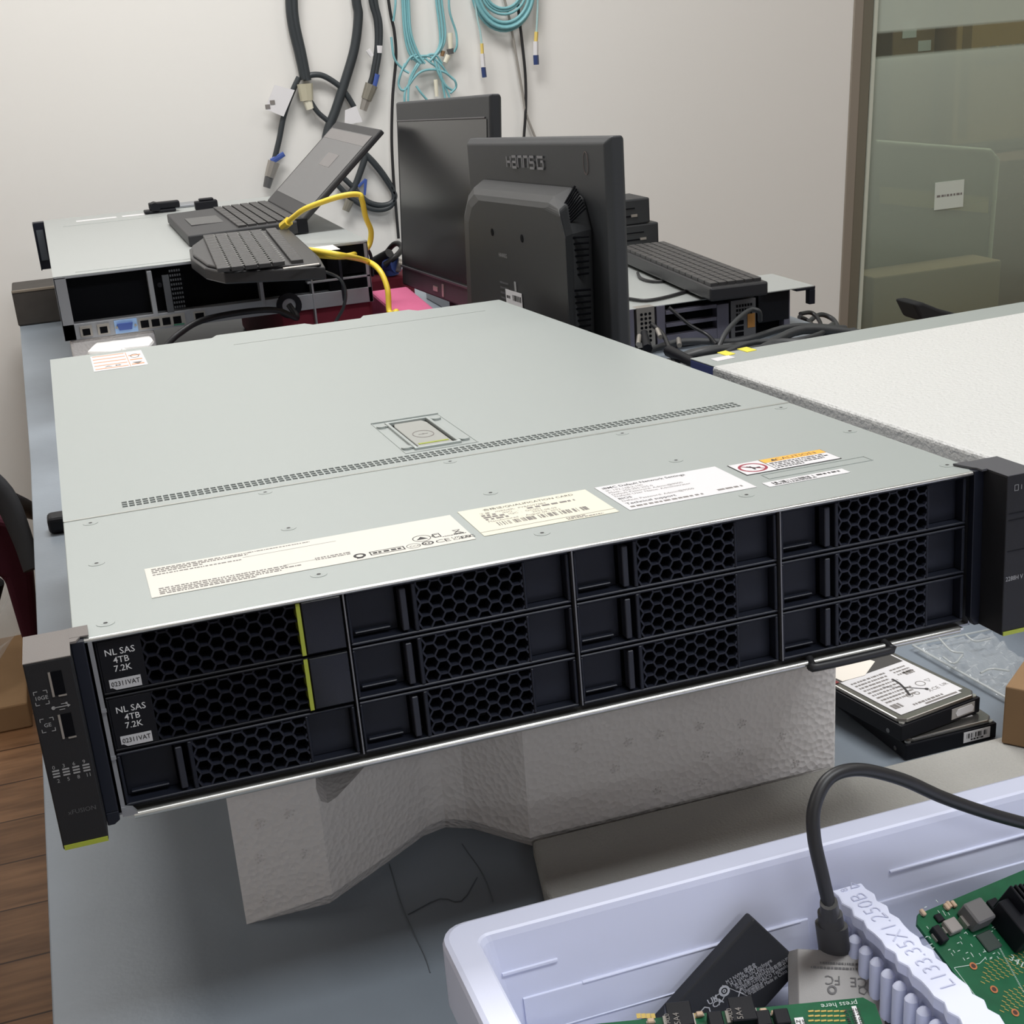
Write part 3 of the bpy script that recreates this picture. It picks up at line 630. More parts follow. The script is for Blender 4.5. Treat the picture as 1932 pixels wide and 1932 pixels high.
# ================================================================= HARD DRIVES
HDDW, HDDL, HDDH = .0699, .1005, .0148
def hard_drive(label, loc, rz, full):
    t = thing('hard_drive', label, 'hard drive', loc, (0, 0, rz), 'stacked hard drives')
    b = MB(); b.box((0, 0, .0005), (HDDW, HDDL, .0118)); b.obj('base_casting', BLK2, t, .0008)
    b = MB(); b.prism([(.006, .0012), (HDDW-.006, .0012), (HDDW-.0012, .006), (HDDW-.0012, HDDL-.006), (HDDW-.006, HDDL-.0012), (.006, HDDL-.0012), (.0012, HDDL-.006), (.0012, .006)], .0118, HDDH); co = b.obj('top_cover', mat('drive_cover', rgb(150, 148, 144), .28, .9), t, .0009, 2)
    for y in (.012, .088):
        b = MB(); b.cyl((-.0002, y, .0038), (.002, y, .0038), .0016, 12); b.obj('mount_hole', GSTEEL, t)
    for x, y in ((.0035, .0035), (HDDW-.0035, .0035)):
        b = MB(); b.cyl((x, y, .0118), (x, y, .0130), .0022, 12); b.obj('screw', STEEL, t)
    T = M.Translation((0, 0, HDDH+.0002))
    if full:
        b = MB(); b.prism([(.0065, .0075), (.0600, .0075), (.0600, .0110), (.0645, .0110), (.0645, .0900), (.0560, .0960), (.0060, .0960)], 0, .0002, T); L = b.obj('top_label', LABW, t)
        U = M.Translation((0, 0, HDDH+.0005))
        b = MB(); b.prism([(.0065, .0655), (.0630, .0655), (.0630, .0925), (.0065, .0925)], 0, .00005, U); b.obj('dark_band', mat('label_dark_band', rgb(70, 68, 66), .5), L)
        b = MB(); b.prism([(.0085, .0660), (.0270, .0640), (.0470, .0760), (.0440, .0900), (.0250, .0960), (.0070, .0860)], .0001, .00025, U); b.obj('white_sticker', mat('sticker_cream', rgb(240, 232, 220), .5), L)
        b = MB(); b.box((.0020, .0660, .0001), (.0060, .0790, .0002), U); b.obj('red_logo_patch', mat('label_red', rgb(130, 48, 48), .5), L)
        b = MB()
        for k in range(9): dashes(b, U, .010, .0580-k*.0042, .030-.002*(k % 3), .0018, seed=k+80)
        for k in range(3): dashes(b, U, .045, .0585-k*.004, .014, .0016, seed=k+95)
        dashes(b, U, .048, .0815, .012, .0022, seed=99); dashes(b, U, .009, .0150, .008, .006, seed=101, cell=.0014); dashes(b, U, .0225, .0120, .026, .002, seed=102)
        b.box((.0300, .0088, 0), (.0580, .0106, .00004), U)
        for x, y, r in ((.0480, .0330, .0036), (.0300, .0245, .0026), (.0360, .0240, .0022)): b.ring(r-.0006, r, 0, .00004, 20, U @ M.Translation((x, y, 0)))
        b.text('CE', .0480, .0205, .0052, U); b.text('UR', .0565, .0215, .0046, U); b.text('X', .0440, .0200, .0050, U); b.ring(.0022, .0027, 0, .00004, 3, U @ M.Translation((.0555, .0340, 0)) @ M.Rotation(.5, 4, 'Z')); dashes(b, U, .0500, .0480, .008, .005, seed=104, cell=.0012)
        b.obj('print', LPRN, L)
        b = MB()
        b.tube([(.0375, .0490, 0), (.0370, .0420, 0), (.0345, .0340, 0), (.0300, .0240, 0)], .0009, 6, 4, flat=1)
        b.tube([(.0345, .0360, 0), (.0400, .0300, 0), (.0455, .0245, 0)], .0005, 6, 4); b.cyl((.0455, .0245, -.0002), (.0455, .0245, .0004), .0014, 10); b.tube([(.0345, .0360, 0), (.0280, .0410, 0), (.0240, .0440, 0)], .0002, 6, 4)
        for q in range(len(b.v)): b.v[q] = (b.v[q][0], b.v[q][1], HDDH+.0006+b.v[q][2]*.1)
        b.obj('marker_cross', PRN, L)
    else:
        b = MB(); b.prism([(.010, .010), (.058, .010), (.058, .094), (.010, .094)], 0, .0002, T); b.obj('top_label', LABW, t)
    b = MB(); b.box((.0440, -.0004, .0028), (.0645, .0004, .0105)); L = b.obj('end_label', LABW if not full else mat('connector_window', rgb(176, 172, 168), .4, .2), t)
    b = MB()
    if full: b.prism([(.0485, .0040), (.0625, .0040), (.0635, .0070), (.0615, .0092), (.0495, .0092), (.0475, .0065)], 0, .0004, M.Translation((0, -.0004, 0)) @ FT); b.obj('round_sticker', LABW, L)
    else: barcode(b, M.Translation((0, -.0005, 0)) @ FT, .0462, .0056, .0160, .0036, 34, 4); b.obj('barcode', PRN, L); b = MB(); dashes(b, M.Translation((0, -.0005, 0)) @ FT, .0495, .0038, .010, .0012, seed=5); b.obj('print', PRN, L)
    return t
hard_drive('lower hard drive of the stack of two, barcode label on its end', (.4880, .1125, .0002), .0, False)
hard_drive('upper hard drive of the stack of two, white label with a black marker cross', (.4835, .1118, .0154), .175, True)
# ================================================================= PLASTIC BIN
bx0, bx1, by0, by1, RZ = .1265, .74, -.46, -.0665, .100
def rloop(x0, y0, x1, y1, r, z, k=5):
    out = []
    for cx_, cy_, a0 in ((x1-r, y1-r, 0), (x0+r, y1-r, 90), (x0+r, y0+r, 180), (x1-r, y0+r, 270)):
        for i in range(k+1):
            a = math.radians(a0+90*i/k); out.append(V((cx_+r*math.cos(a), cy_+r*math.sin(a), z)))
    return out
bt = thing('parts_bin', 'lavender-white plastic bin with a ribbed divider holding electronics', 'bin', ((bx0+bx1)/2, (by0+by1)/2, 0))
def lofts(mb, loops, cap0=True, cap1=True, smooth=False):
    n = len(loops[0]); vs = [p for l in loops for p in l]; fs = []
    for k in range(len(loops)-1): fs += [[k*n+i, k*n+(i+1) % n, (k+1)*n+(i+1) % n, (k+1)*n+i] for i in range(n)]
    if cap0: fs.append(list(range(n))[::-1])
    if cap1: fs.append([(len(loops)-1)*n+i for i in range(n)])
    mb.add(vs, fs, smooth)
def L_(d, r, z): return rloop(bx0+d, by0+d, bx1-d, by1-d, r, z)
m = MB()
lofts(m, [L_(.018, .010, .0), L_(.013, .010, .055), L_(.0125, .010, .0620), L_(.0015, .012, .0640), L_(.0, .0125, .0660), L_(.0, .0125, .0965), L_(.0008, .012, .0990), L_(.0028, .011, RZ), L_(.0135, .007, RZ), L_(.0146, .006, .0992), L_(.0155, .006, .0965), L_(.0210, .006, .060), L_(.0250, .008, .034), L_(.0290, .008, .030)])
m.obj('bin_shell', BIN, bt, 0, 2, True)
m = MB()
wy = lambda z: by1-.0155-(.0965-z)*.155
def wallpad(u0, u1, z0, z1, d=.0012):
    a, c = u0, u1
    m.hexa([V((a, wy(z0)-d, z0)), V((c, wy(z0)-d, z0)), V((c, wy(z0)+.002, z0)), V((a, wy(z0)+.002, z0))], [V((a, wy(z1)-d, z1)), V((c, wy(z1)-d, z1)), V((c, wy(z1)+.002, z1)), V((a, wy(z1)+.002, z1))])
wallpad(.158, .300, .040, .066, .0009); wallpad(.186, .296, .0655, .0663, .0014); wallpad(.150, .176, .079, .0805, .0009); wallpad(.33, .6, .040, .064, .0009); wallpad(.345, .60, .0775, .0785, .0012); wallpad(.150, .31, .048, .0486, .0014)
m.obj('wall_relief', BIN, bt, .0005, 2, True)
m = MB()
for yy in (-.118, -.20, -.28): m.tube([(bx0+.004, yy, .0), (bx0+.0015, yy, .045), (bx0+.004, yy, .060)], .0065, 12, 4)
m.obj('outer_rib', BIN, bt, 0, 2, True)
m = MB()
for k in range(14): m.tube([(bx0+.021, -.094-k*.0085, .033), (bx0+.0185, -.094-k*.0085, .072), (bx0+.0185, -.094-k*.0085, .0745)], [.0030, .0030], 10, 1)
for k in range(14):
    m.ring(0, .0030, .0735, .0752, 10, M.Translation((bx0+.0185, -.094-k*.0085, 0)))
m.box((bx0+.012, -.215, .033), (bx0+.0165, -.088, .0765)); m.obj('side_slots', BIN, bt, .0008, 2, True)
# divider
dz = .085
A0, A1 = onz((1597, 1672), dz), onz((1842, 1915), dz)
ddir = (A1-A0).normalized(); dn = V((-ddir.y, ddir.x, 0)); dn = dn if dn.x > 0 else -dn
end = A0 + ddir*.30
m = MB()
w2 = .0078
lo = []; pts = []
N = 60
Lf = []; Rt = []
for i in range(N+1):
    p = A0 + ddir*(.30*i/N) ; wv = .0008*math.cos(i*2*math.pi/2.)
    s_ = .0011*math.sin(.30*i/N*2*math.pi/.0088)
    Lf.append(p - dn*(w2+s_)); Rt.append(p + dn*(w2+s_))
poly = [V((p.x, p.y, 0)) for p in Lf] + [V((p.x, p.y, 0)) for p in Rt[::-1]]
m.prism([(p.x, p.y) for p in poly], dz-.0065, dz)
ob = m.obj('bin_divider', BIN, bt, .0009, 2, True)
m = MB()
a, c = A0-dn*.003, A0+dn*.003; e0, e1 = end+dn*.003, end-dn*.003
m.prism([(p.x, p.y) for p in (a, c, e0, e1)], .031, dz-.005); m.obj('divider_web', BIN, ob, 0, 2, True)
m = MB()
for i in range(33):
    p = A0 + ddir*(.004+.0088*i)
    for sg in (-1, 1):
        q = p + dn*(sg*.0085)
        m.tube([(q.x, q.y, .031), (q.x, q.y, .069), (q.x, q.y, .0725)], [.0031, .0031], 10, 1); m.tube([(q.x, q.y, .0725), (q.x, q.y, .0742), (q.x, q.y, .0750)], [.0031, .0006], 10, 1)
        m.box((min(p.x, q.x)-.0008, q.y-.001, .031), (max(p.x, q.x)+.0008, q.y+.001, .068))
m.obj('divider_ribs', BIN, ob, .0004, 1, True)
m = MB(); T = frame_mx(A0 + ddir*.0125 + V((0, 0, dz-A0.z-.0002)), -ddir, -dn)
dL = (onz((1788, 1866), dz)-A0).dot(ddir); dB = (onz((1606, 1690), dz)-A0).dot(ddir)
T = frame_mx(V((A0.x, A0.y, dz-.0002)) + ddir*dL, -ddir, -dn)
if T.col[2].z < 0: T = frame_mx(V((A0.x, A0.y, dz-.0002)) + ddir*dL, -ddir, dn)
tw = max(v[0] for v in text_geo('L133.35X1.250B', .0112, 'LEFT', -.018)[0])
m.text('L133.35X1.250B', 0, -.0040, .0112, T, xs=(dL-dB)/tw, off=-.018)
m.text('8', dL-dB+.0035, .0008, .0052, T, off=-.01); m.ring(.0022, .0027, 0, .0004, 3, T @ M.Translation((dL-dB+.0055, -.0030, 0)))
for i in range(len(m.v)): m.v[i] = (m.v[i][0], m.v[i][1], m.v[i][2])
mm = MB(); mm.add([V(p)+V((0, 0, .0006)) for p in m.v], m.f); mm.obj('embossed_text', mat('bin_emboss_shade', rgb(196, 200, 222), .5), ob, 0, 2, True)  # darker lavender puts the relief's shade into the lettering colour
# ---- contents
class Pl:
    def __init__(s, O, X, Yh):
        s.M = frame_mx(O, X-O, Yh-O); s.I = s.M.inverted(); s.n = V((s.M[0][2], s.M[1][2], s.M[2][2])); s.O = V(O)
    def uv(s, u, h=0.):
        O = s.O + s.n*h; d = ray(u); t = (O-CC).dot(s.n)/d.dot(s.n); return s.I @ (CC + d*t)
# black solid state drive case leaning against the back wall
A = ony((1423, 1733), -.0975); B = onz((1250, 1925), .046); Cq = onz((1600, 1812), .052)
P = Pl(A, B, Cq)
if P.n.z < 0: P = Pl(A, B, A+(A-Cq))
Lb = (B-A).length; wd_ = abs((P.I @ Cq).y)
t = thing('storage_enclosure', 'flat black enclosure with white print leaning in the plastic bin', 'enclosure', tuple(A)); 
sg = 1 if (P.I @ Cq).y > 0 else -1
m = MB(); ya, yb = sorted((0, sg*.036)); m.box((0, ya, -.0085), (.118, yb, 0), P.M); cs = m.obj('case', mat('matte_black_case', rgb(40, 41, 44), .55, 0, .4, ('noise', 2000, .12, .0003)), t, .0012, 3, True)
a0 = P.uv((1372, 1866)); a1 = P.uv((1460, 1812)); td = (a1-a0); td.z = 0; rot = math.atan2(td.y, td.x)
Tq = P.M @ M.Translation((0, 0, .0003))
m = MB()
for k, s_ in enumerate(('M.2 NVMe 硬盘盒', 'M.2 NVMe SSD Enclosure', '型号 Model: M2PV-C3', '深圳市元创时代科技有限公司', 'Shenzhen ORICO Technologies Co., Ltd', '中国制造 Made in China')):
    q = P.uv((1371+8.3*k, 1857+4.3*k)); m.text(s_, q.x, q.y, .0029, Tq, rot=rot, xs=.72)
q0, q1 = P.uv((1362, 1858)), P.uv((1418, 1882)); d = q1-q0; m.box((0, -.00012, 0), (d.length, .00012, .0001), Tq @ M.Translation((q0.x, q0.y, 0)) @ M.Rotation(math.atan2(d.y, d.x), 4, 'Z'))
q = P.uv((1366, 1869)); m.ring(.0016, .0027, 0, .0001, 20, Tq @ M.Translation((q.x, q.y, 0))); m.ring(.0004, .0009, 0, .0001, 12, Tq @ M.Translation((q.x, q.y, 0)))
q = P.uv((1358, 1881)); m.ring(.0019, .0024, 0, .0001, 5, Tq @ M.Translation((q.x, q.y, 0)))
q = P.uv((1337, 1896)); m.text('UK', q.x, q.y, .0040, Tq, rot=rot, off=.02); q = P.uv((1346, 1902)); m.text('CA', q.x, q.y, .0040, Tq, rot=rot, off=.02)
q = P.uv((1392, 1880)); m.text('X', q.x, q.y, .0044, Tq, rot=rot, off=.01); q = P.uv((1407, 1890)); m.box((-.0006, -.002, 0), (.0006, .002, .0001), Tq @ M.Translation((q.x, q.y, 0)) @ M.Rotation(rot, 4, 'Z'))
q = P.uv((1372, 1903)); m.text('C', q.x, q.y, .004, Tq, rot=rot); q = P.uv((1331, 1908)); m.ring(.0020, .0026, 0, .0001, 6, Tq @ M.Translation((q.x, q.y, 0)))
m.obj('print', mat('case_print', rgb(190, 190, 192), .6), cs, 0, 2, True)
# silver enclosure with plugged cable
A = onz((1486, 1789), .066); B = onz((1668, 1797), .066); Cq = onz((1512, 1932), .048)
P2 = Pl(A, B, Cq)
if P2.n.z < 0: P2 = Pl(A, B, A+(A-Cq))
sg = 1 if (P2.I @ Cq).y > 0 else -1
wb = (B-A).length
t = thing('card_adapter', 'grey aluminium box with etched marks and a black cable plugged in', 'adapter', tuple(A))
m = MB()
top = [(.0045, 0), (wb-.0015, 0), (wb-.0015, sg*.075), (.0045, sg*.075)]; botm = [(0, 0), (wb+.0045, 0), (wb+.0045, sg*.075), (0, sg*.075)]
m.hexa([P2.M @ V((x, y, -.004)) for x, y in botm], [P2.M @ V((x, y, 0)) for x, y in top]); cs = m.obj('shell', ALU, t, .0003, 2, True)
m = MB(); m.hexa([P2.M @ V((x, y, -.011)) for x, y in ((.002, 0), (wb+.0035, 0), (wb+.0035, sg*.075), (.002, sg*.075))], [P2.M @ V((x, y, -.0041)) for x, y in botm]); m.obj('lower_shell', ALUD, t, .0003, 2, True)
m = MB(); m.hexa([P2.M @ V((x, y, z)) for x, y, z in ((wb-.0012, 0, .0002), (wb+.0049, 0, -.0038), (wb+.0049, sg*.075, -.0038), (wb-.0012, sg*.075, .0002))], [P2.M @ V((x, y, z)) for x, y, z in ((wb-.0014, 0, -.0002), (wb+.0046, 0, -.0042), (wb+.0046, sg*.075, -.0042), (wb-.0014, sg*.075, -.0002))]); m.obj('side_bevel', ALUD, t, 0, 2, True)  # thin darker skin paints the shade on the right bevel
Tq = P2.M @ M.Translation((0, 0, .0003)); m = MB(); rr = math.pi
for s_, px, hgt in (('CE', (1636, 1846), .0062), ('FC', (1586, 1842), .0060)): q = P2.uv(px); m.text(s_, q.x, q.y, hgt, Tq, rot=rr)
q = P2.uv((1570, 1868)); m.ring(.0012, .0021, 0, .0001, 18, Tq @ M.Translation((q.x, q.y, 0))); q = P2.uv((1628, 1869)); m.ring(.0016, .0021, 0, .0001, 5, Tq @ M.Translation((q.x, q.y, 0)))
for px, ww in (((1642, 1828), .026), ((1620, 1818), .017)): q = P2.uv(px); dashes(m, Tq @ M.Translation((q.x, q.y, 0)) @ M.Rotation(rr, 4, 'Z'), 0, 0, ww, .0010, seed=int(ww*1e4))
m.obj('etched_marks', mat('etched_grey', rgb(104, 102, 102), .6), cs, 0, 2, True)
# black cable
pm = P2.M @ V(((P2.uv((1576, 1790)).x), -sg*.0005, -.0060))
yy = pm.y
c0 = pm
pl = onz((1566, 1735), .092); 
cab = [ony(u, y) for u, y in (((1564, 1706), -.128), ((1551, 1650), -.124), ((1536, 1580), -.118), ((1537, 1520), -.113), ((1565, 1468), -.108), ((1620, 1452), -.106), ((1700, 1470), -.105), ((1780, 1505), -.105), ((1870, 1536), -.106), ((1960, 1560), -.108), ((2080, 1590), -.112), ((2250, 1640), -.12))] + [V((.60, -.15, .060)), V((.62, -.20, .036))]
t = thing('usb_cable', 'thick black cable arching over the plastic bin rim', 'cable', tuple(c0))
m = MB(); m.tube(cab, .0030, 12, 8); m.obj('cable_sheath', RUB, t, 0, 2, True)
m = MB(); d0 = (cab[0]-c0); m.tube([c0 + d0*.0, c0+d0*.62], [.0035, .0035], 18, 1, flat=2.05); m.tube([c0+d0*.62, c0+d0*.72, c0+d0*.84], [.0036, .0034], 18, 3, flat=1.6); m.tube([c0+d0*.80, c0+d0*1.04], [.0044, .0038], 14, 1); m.obj('plug_grip', mat('plug_grip_grey', rgb(58, 57, 56), .5), t, 0, 2, True)
# circuit board in the right compartment
def board(name_lab, A, B, Cq, w, h, corner=.004):
    P = Pl(A, B, Cq)
    sg = 1 if (P.I @ Cq).y > 0 else -1
    if P.n.z < 0:
        P = Pl(A, B, A-(Cq-A)); sg = -sg
    t = thing('circuit_board', name_lab, 'circuit board', tuple(A))
    m = MB(); ya, yb = sorted((0, sg*h)); k = corner
    m.prism([(k, ya), (w-k, ya), (w, ya+k), (w, yb-k), (w-k, yb), (k, yb), (0, yb-k), (0, ya+k)], -.0016, 0, P.M); ob = m.obj('substrate', PCBM, t, 0, 2, True)
    return P, sg, t, ob
A = onz((1720, 1730), .080); B = onz((1932, 1641), .076)
Cq = min((onz((1845, 1895), .050+.0005*k) for k in range(90)), key=lambda c: abs((B-A).normalized().dot((c-A).normalized())))   # square corner
P3, sg, t, ob = board('large green circuit board with inductors in the bin right compartment', A, B, Cq, .17, .11)
def comp(P, px, sx, sy, hz, m_, name, t, lead=True, rot=0., bev=.0004):
    q = P.uv(px, hz*.5); m = MB(); T = P.M @ M.Translation((q.x, q.y, 0)) @ M.Rotation(rot, 4, 'Z')
    if lead: m.box((-sx*.62, -sy*.25, 0), (sx*.62, sy*.25, hz*.35), T); m.obj('solder_lead', SILV, t, 0, 2, True); m = MB()
    m.box((-sx/2, -sy/2, .0002), (sx/2, sy/2, hz), T); return m.obj(name, m_, t, bev, 1, True)
comp(P3, (1842, 1726), .0115, .0110, .0085, CAPB, 'inductor', t, True, 0, .0008)
comp(P3, (1796, 1748), .0072, .0066, .0034, mat('component_light_grey', rgb(140, 134, 130), .5), 'inductor', t)
comp(P3, (1772, 1764), .0042, .0080, .0040, BLK2, 'inductor', t)
comp(P3, (1772, 1732), .0040, .0040, .0014, BLK2, 'chip', t, False)
for px in ((1741, 1722), (1790, 1707), (1799, 1706), (1897, 1696), (1786, 1711), (1902, 1700)): comp(P3, px, .0020, .0034, .0020, TANC, 'capacitor', t)
comp(P3, (1918, 1742), .013, .020, .013, BLK2, 'heat_sink', t, False)
for k in range(4): comp(P3, (1906+k*9, 1712-k*2), .0014, .012, .019, BLK2, 'heat_sink_fin', t, False)
comp(P3, (1880, 1712), .0060, .0085, .0020, BLK2, 'chip', t, False)
comp(P3, (1866, 1775), .009, .009, .0010, mat('dark_chip', rgb(46, 58, 52), .5), 'chip', t, False)
m = MB()
for px in ((1836, 1823), (1875, 1867), (1915, 1911)): q = P3.uv(px); m.ring(.0011, .0018, 0, .0002, 18, P3.M @ M.Translation((q.x, q.y, .0001)))
m.obj('copper_ring', COPPER, t, 0, 2, True)
m = MB()
for px in ((1836, 1823), (1875, 1867), (1915, 1911)): q = P3.uv(px); m.ring(0, .0011, 0, .0002, 14, P3.M @ M.Translation((q.x, q.y, .00005)))
m.obj('screw_hole', mat('hole_brown', rgb(60, 34, 24), .6), t, 0, 2, True)
m = MB(); r = random.Random(3)
for row in range(5):
    for k in range(9):
        for base in ((1862, 1818), (1898, 1872)):
            q = P3.uv((base[0]+k*9-row*2, base[1]+row*9-k*2.5)); m.box((-.0010, -.00016, 0), (.0010, .00016, .0002), P3.M @ M.Translation((q.x, q.y, 0)) @ M.Rotation(-.9, 4, 'Z'))
m.obj('gold_pads', GOLD, ob, 0, 2, True)
m = MB()
for k in range(70):
    px = (r.uniform(1745, 1890), r.uniform(1700, 1810))
    q = P3.uv(px); m.box((-.0007, -.00015, 0), (.0007, .00015, .0002), P3.M @ M.Translation((q.x, q.y, 0)) @ M.Rotation(r.choice((0, 1.57)), 4, 'Z'))
for k in range(40):
    q = P3.uv((1880+k*1.3, 1778+k*2.4)); m.box((-.0004, -.0001, 0), (.0004, .0001, .0002), P3.M @ M.Translation((q.x, q.y, 0)))
for a_, c_ in (((1800, 1826), (1848, 1818)), ((1848, 1818), (1860, 1806)), ((1800, 1826), (1880, 1932))):
    p0, p1 = P3.uv(a_), P3.uv(c_); d = p1-p0; m.box((0, -.00012, 0), (d.length, .00012, .0002), P3.M @ M.Translation((p0.x, p0.y, 0)) @ M.Rotation(math.atan2(d.y, d.x), 4, 'Z'))
q = P3.uv((1921, 1822)); m.text('3416', q.x, q.y, .005, P3.M @ M.Translation((0, 0, .0002)), 'CENTER', rot=-1.1)
m.obj('silkscreen', mat('silkscreen', rgb(190, 205, 196), .6), ob, 0, 2, True)
# circuit board in front
A = onz((1010, 1943), .080); B = onz((1646, 1880), .080); Cq = onz((1500, 1990), .080)
P4, sg4, t, ob = board('green circuit board with gold print and white stickers at the bottom edge', A, B, V((A.x, A.y-.05, A.z-.010)), (B-A).length, .06)
m = MB(); q = P4.uv((1628-20, 1888)); 
Tq = P4.M @ M.Translation((0, 0, .0003)); q = P4.uv((1582, 1892)); qq = q
m.text('press here', q.x, q.y, .0036, Tq, 'CENTER', rot=math.pi); m.obj('silkscreen', mat('silkscreen', rgb(190, 205, 196), .6), ob, 0, 2, True)
m = MB()
for row in range(4):
    for k in range(6): q = P4.uv((1530+k*12, 1908+row*9)); m.box((-.0011, -.0004, 0), (.0011, .0004, .0002), P4.M @ M.Translation((q.x, q.y, 0)))
m.obj('gold_pads', GOLD, ob, 0, 2, True); m = MB()
for k in range(6): q = P4.uv((1205+k*9+(60 if k > 3 else 0), 1917)); m.box((-.0009, -.0012, 0), (.0009, .0012, .0002), P4.M @ M.Translation((q.x, q.y, 0)))
m.obj('edge_contacts', GOLD, ob, 0, 2, True)
for px in ((1282, 1922), (1400, 1912)):
    o = comp(P4, px, .0105, .0120, .0070, BLK2, 'inductor', t)
    q = P4.uv(px, .007); m = MB(); m.text('5A4', q.x, q.y, .0036, P4.M @ M.Translation((0, 0, .0073)), 'CENTER', rot=math.pi*.5); m.text('-AL0', q.x-.004, q.y, .0030, P4.M @ M.Translation((0, 0, .0073)), 'CENTER', rot=math.pi*.5); m.obj('print', LPRN, o, 0, 2, True)
for px in ((1228, 1927), (1320, 1914), (1345, 1921), (1440, 1908), (1462, 1912)): comp(P4, px, .0030, .0024, .0020, TANC, 'capacitor', t)
for px in ((1475, 1925), (1440, 1928), (1350, 1930)): comp(P4, px, .0060, .0075, .0060, BLK2, 'chip', t, False)
for p0, p1 in (((1606, 1900), (1636, 1960)), ((1498, 1922), (1530, 1970))):
    a, c = P4.uv(p0), P4.uv(p1); m = MB(); m.box((min(a.x, c.x), min(a.y, c.y), .0002), (max(a.x, c.x), max(a.y, c.y), .0005), P4.M); L = m.obj('white_sticker', LABW, t, 0, 2, True)
    m = MB()
    for k, tx in enumerate(('S/N G32C', 'ZT000077', 'RC1M1R')): m.text(tx, max(a.x, c.x)-.0008, max(a.y, c.y)-.0012-.0022*0, .0024, P4.M @ M.Translation((-.0024*k, 0, .0007)), rot=-math.pi/2, off=.01)
    m.obj('print', PRN, L, 0, 2, True)
# ================================================================= RIGHT SIDE: carton, bag, foam board
a = onz((1889, 1402), .0125)
t = thing('cardboard_box', 'small cardboard box at the right edge beside the hard drives', 'box', (a.x, a.y, .0125), (0, 0, -.92))
m = MB(); m.box((0, 0, 0), (.11, .16, .041)); m.obj('carton', CARDD, t, .001)
m = MB(); m.box((.054, 0, .041), (.056, .16, .0413)); m.obj('flap_seam', CARD, t)
pbm, nt, b = nodes_mat('clear_film')
b.inputs['Base Color'].default_value = (.85, .88, .88, 1); b.inputs['Roughness'].default_value = .08; b.inputs['Alpha'].default_value = .20; b.inputs['Specular IOR Level'].default_value = .9
tc = nt.nodes.new('ShaderNodeTexCoord'); n1 = nt.nodes.new('ShaderNodeTexNoise'); n1.inputs['Scale'].default_value = 40; bp = nt.nodes.new('ShaderNodeBump'); bp.inputs['Strength'].default_value = .5; bp.inputs['Distance'].default_value = .004
nt.links.new(tc.outputs['Object'], n1.inputs['Vector']); nt.links.new(n1.outputs['Fac'], bp.inputs['Height']); nt.links.new(bp.outputs['Normal'], b.inputs['Normal'])
q = [onz(u, .003) for u in ((1722, 1222), (1868, 1192), (1990, 1290), (1905, 1325))]
t = thing('plastic_bag', 'clear plastic antistatic bag lying behind the hard drives', 'bag', tuple(q[0]))
m = MB(); N = 26; vs = []; r = random.Random(11)
ph = [(r.uniform(10, 60), r.uniform(10, 60), r.uniform(0, 6)) for _ in range(7)]
for i in range(N+1):
    for j in range(N+1):
        u, v = i/N, j/N; p = (q[0]*(1-u)+q[1]*u)*(1-v) + (q[3]*(1-u)+q[2]*u)*v
        h = .0022*sum(math.sin(a*u+b_*v+c) for a, b_, c in ph)/2 + .004
        if u < .02 or u > .98 or v < .02 or v > .98: h = .0012
        vs.append(V((p.x, p.y, max(.0008, h))))
m.add(vs, [(i*(N+1)+j, (i+1)*(N+1)+j, (i+1)*(N+1)+j+1, i*(N+1)+j+1) for i in range(N) for j in range(N)], True)
m.obj('bag_film', pbm, t, 0, 2, True)
m = MB()
m.tube([q[0]+V((0, 0, .002)), q[3]+V((0, 0, .002))], .0011, 6, 1); m.tube([q[0]+V((0, 0, .002)), q[1]+V((0, 0, .002))], .0009, 6, 1)
for u0, u1, u2 in (((1772, 1204), (1795, 1228), (1818, 1232)), ((1822, 1198), (1840, 1210), (1868, 1205)), ((1780, 1240), (1800, 1252), (1816, 1236)), ((1850, 1270), (1870, 1262), (1905, 1266))):
    m.tube([onz(u, .010) for u in (u0, u1, u2)], .0009, 6, 4)
m.obj('film_fold', mat('film_fold', rgb(206, 210, 208), .15, 0, .9, alpha=.6), t, 0, 2, True)
# server under the foam board and the foam board
zt = .108
A = onz((1302, 676), zt); C2 = onz((1335, 692), zt)
FA, FB, FC = onz((1342, 690), zt+.022), onz((1932, 588), zt+.022), onz((1866, 862), zt+.022)
ld = (FC-FA).normalized(); fd = (FB-FA).normalized()
nd = V((-ld.y, ld.x, 0)); nd = nd if nd.x > 0 else -nd
t = thing('rack_server', 'flat grey server with a navy edge and yellow stickers, buried under the white foam board', 'server', (A.x+.25, A.y-.2, 0))
o0 = A; p = [o0, o0+fd*.46, o0+fd*.46+ld*.62, o0+ld*.62]
m = MB(); m.hexa([V((v.x, v.y, 0)) for v in p], [V((v.x, v.y, zt-.0015)) for v in p]); m.obj('chassis', NAVY, t, .001, 2, True)
m = MB(); m.hexa([V((v.x, v.y, zt-.0015)) for v in p], [V((v.x, v.y, zt)) for v in p]); m.obj('top_cover', LID, t, .0005, 2, True)
m = MB()
for u0, u1 in (((1362, 669), (1378, 665)), ((1400, 662), (1418, 658))):
    a, c = onz(u0, zt), onz(u1, zt); d = (c-a); e = ld*.02
    m.hexa([a-e*.5, c-e*.5, c+e*.5, a+e*.5], [v+V((0, 0, .0006)) for v in (a-e*.5, c-e*.5, c+e*.5, a+e*.5)])
m.obj('yellow_sticker', YSTK, t, 0, 2, True)
m = MB(); a, c = onz((1340, 678), zt), onz((1374, 671), zt); e = ld*.014; m.hexa([a, c, c+e, a+e], [v+V((0, 0, .0006)) for v in (a, c, c+e, a+e)]); m.obj('white_sticker', LABW, t, 0, 2, True)
p = [FA, FA+fd*.62, FA+fd*.62+ld*.66, FA+ld*.66]
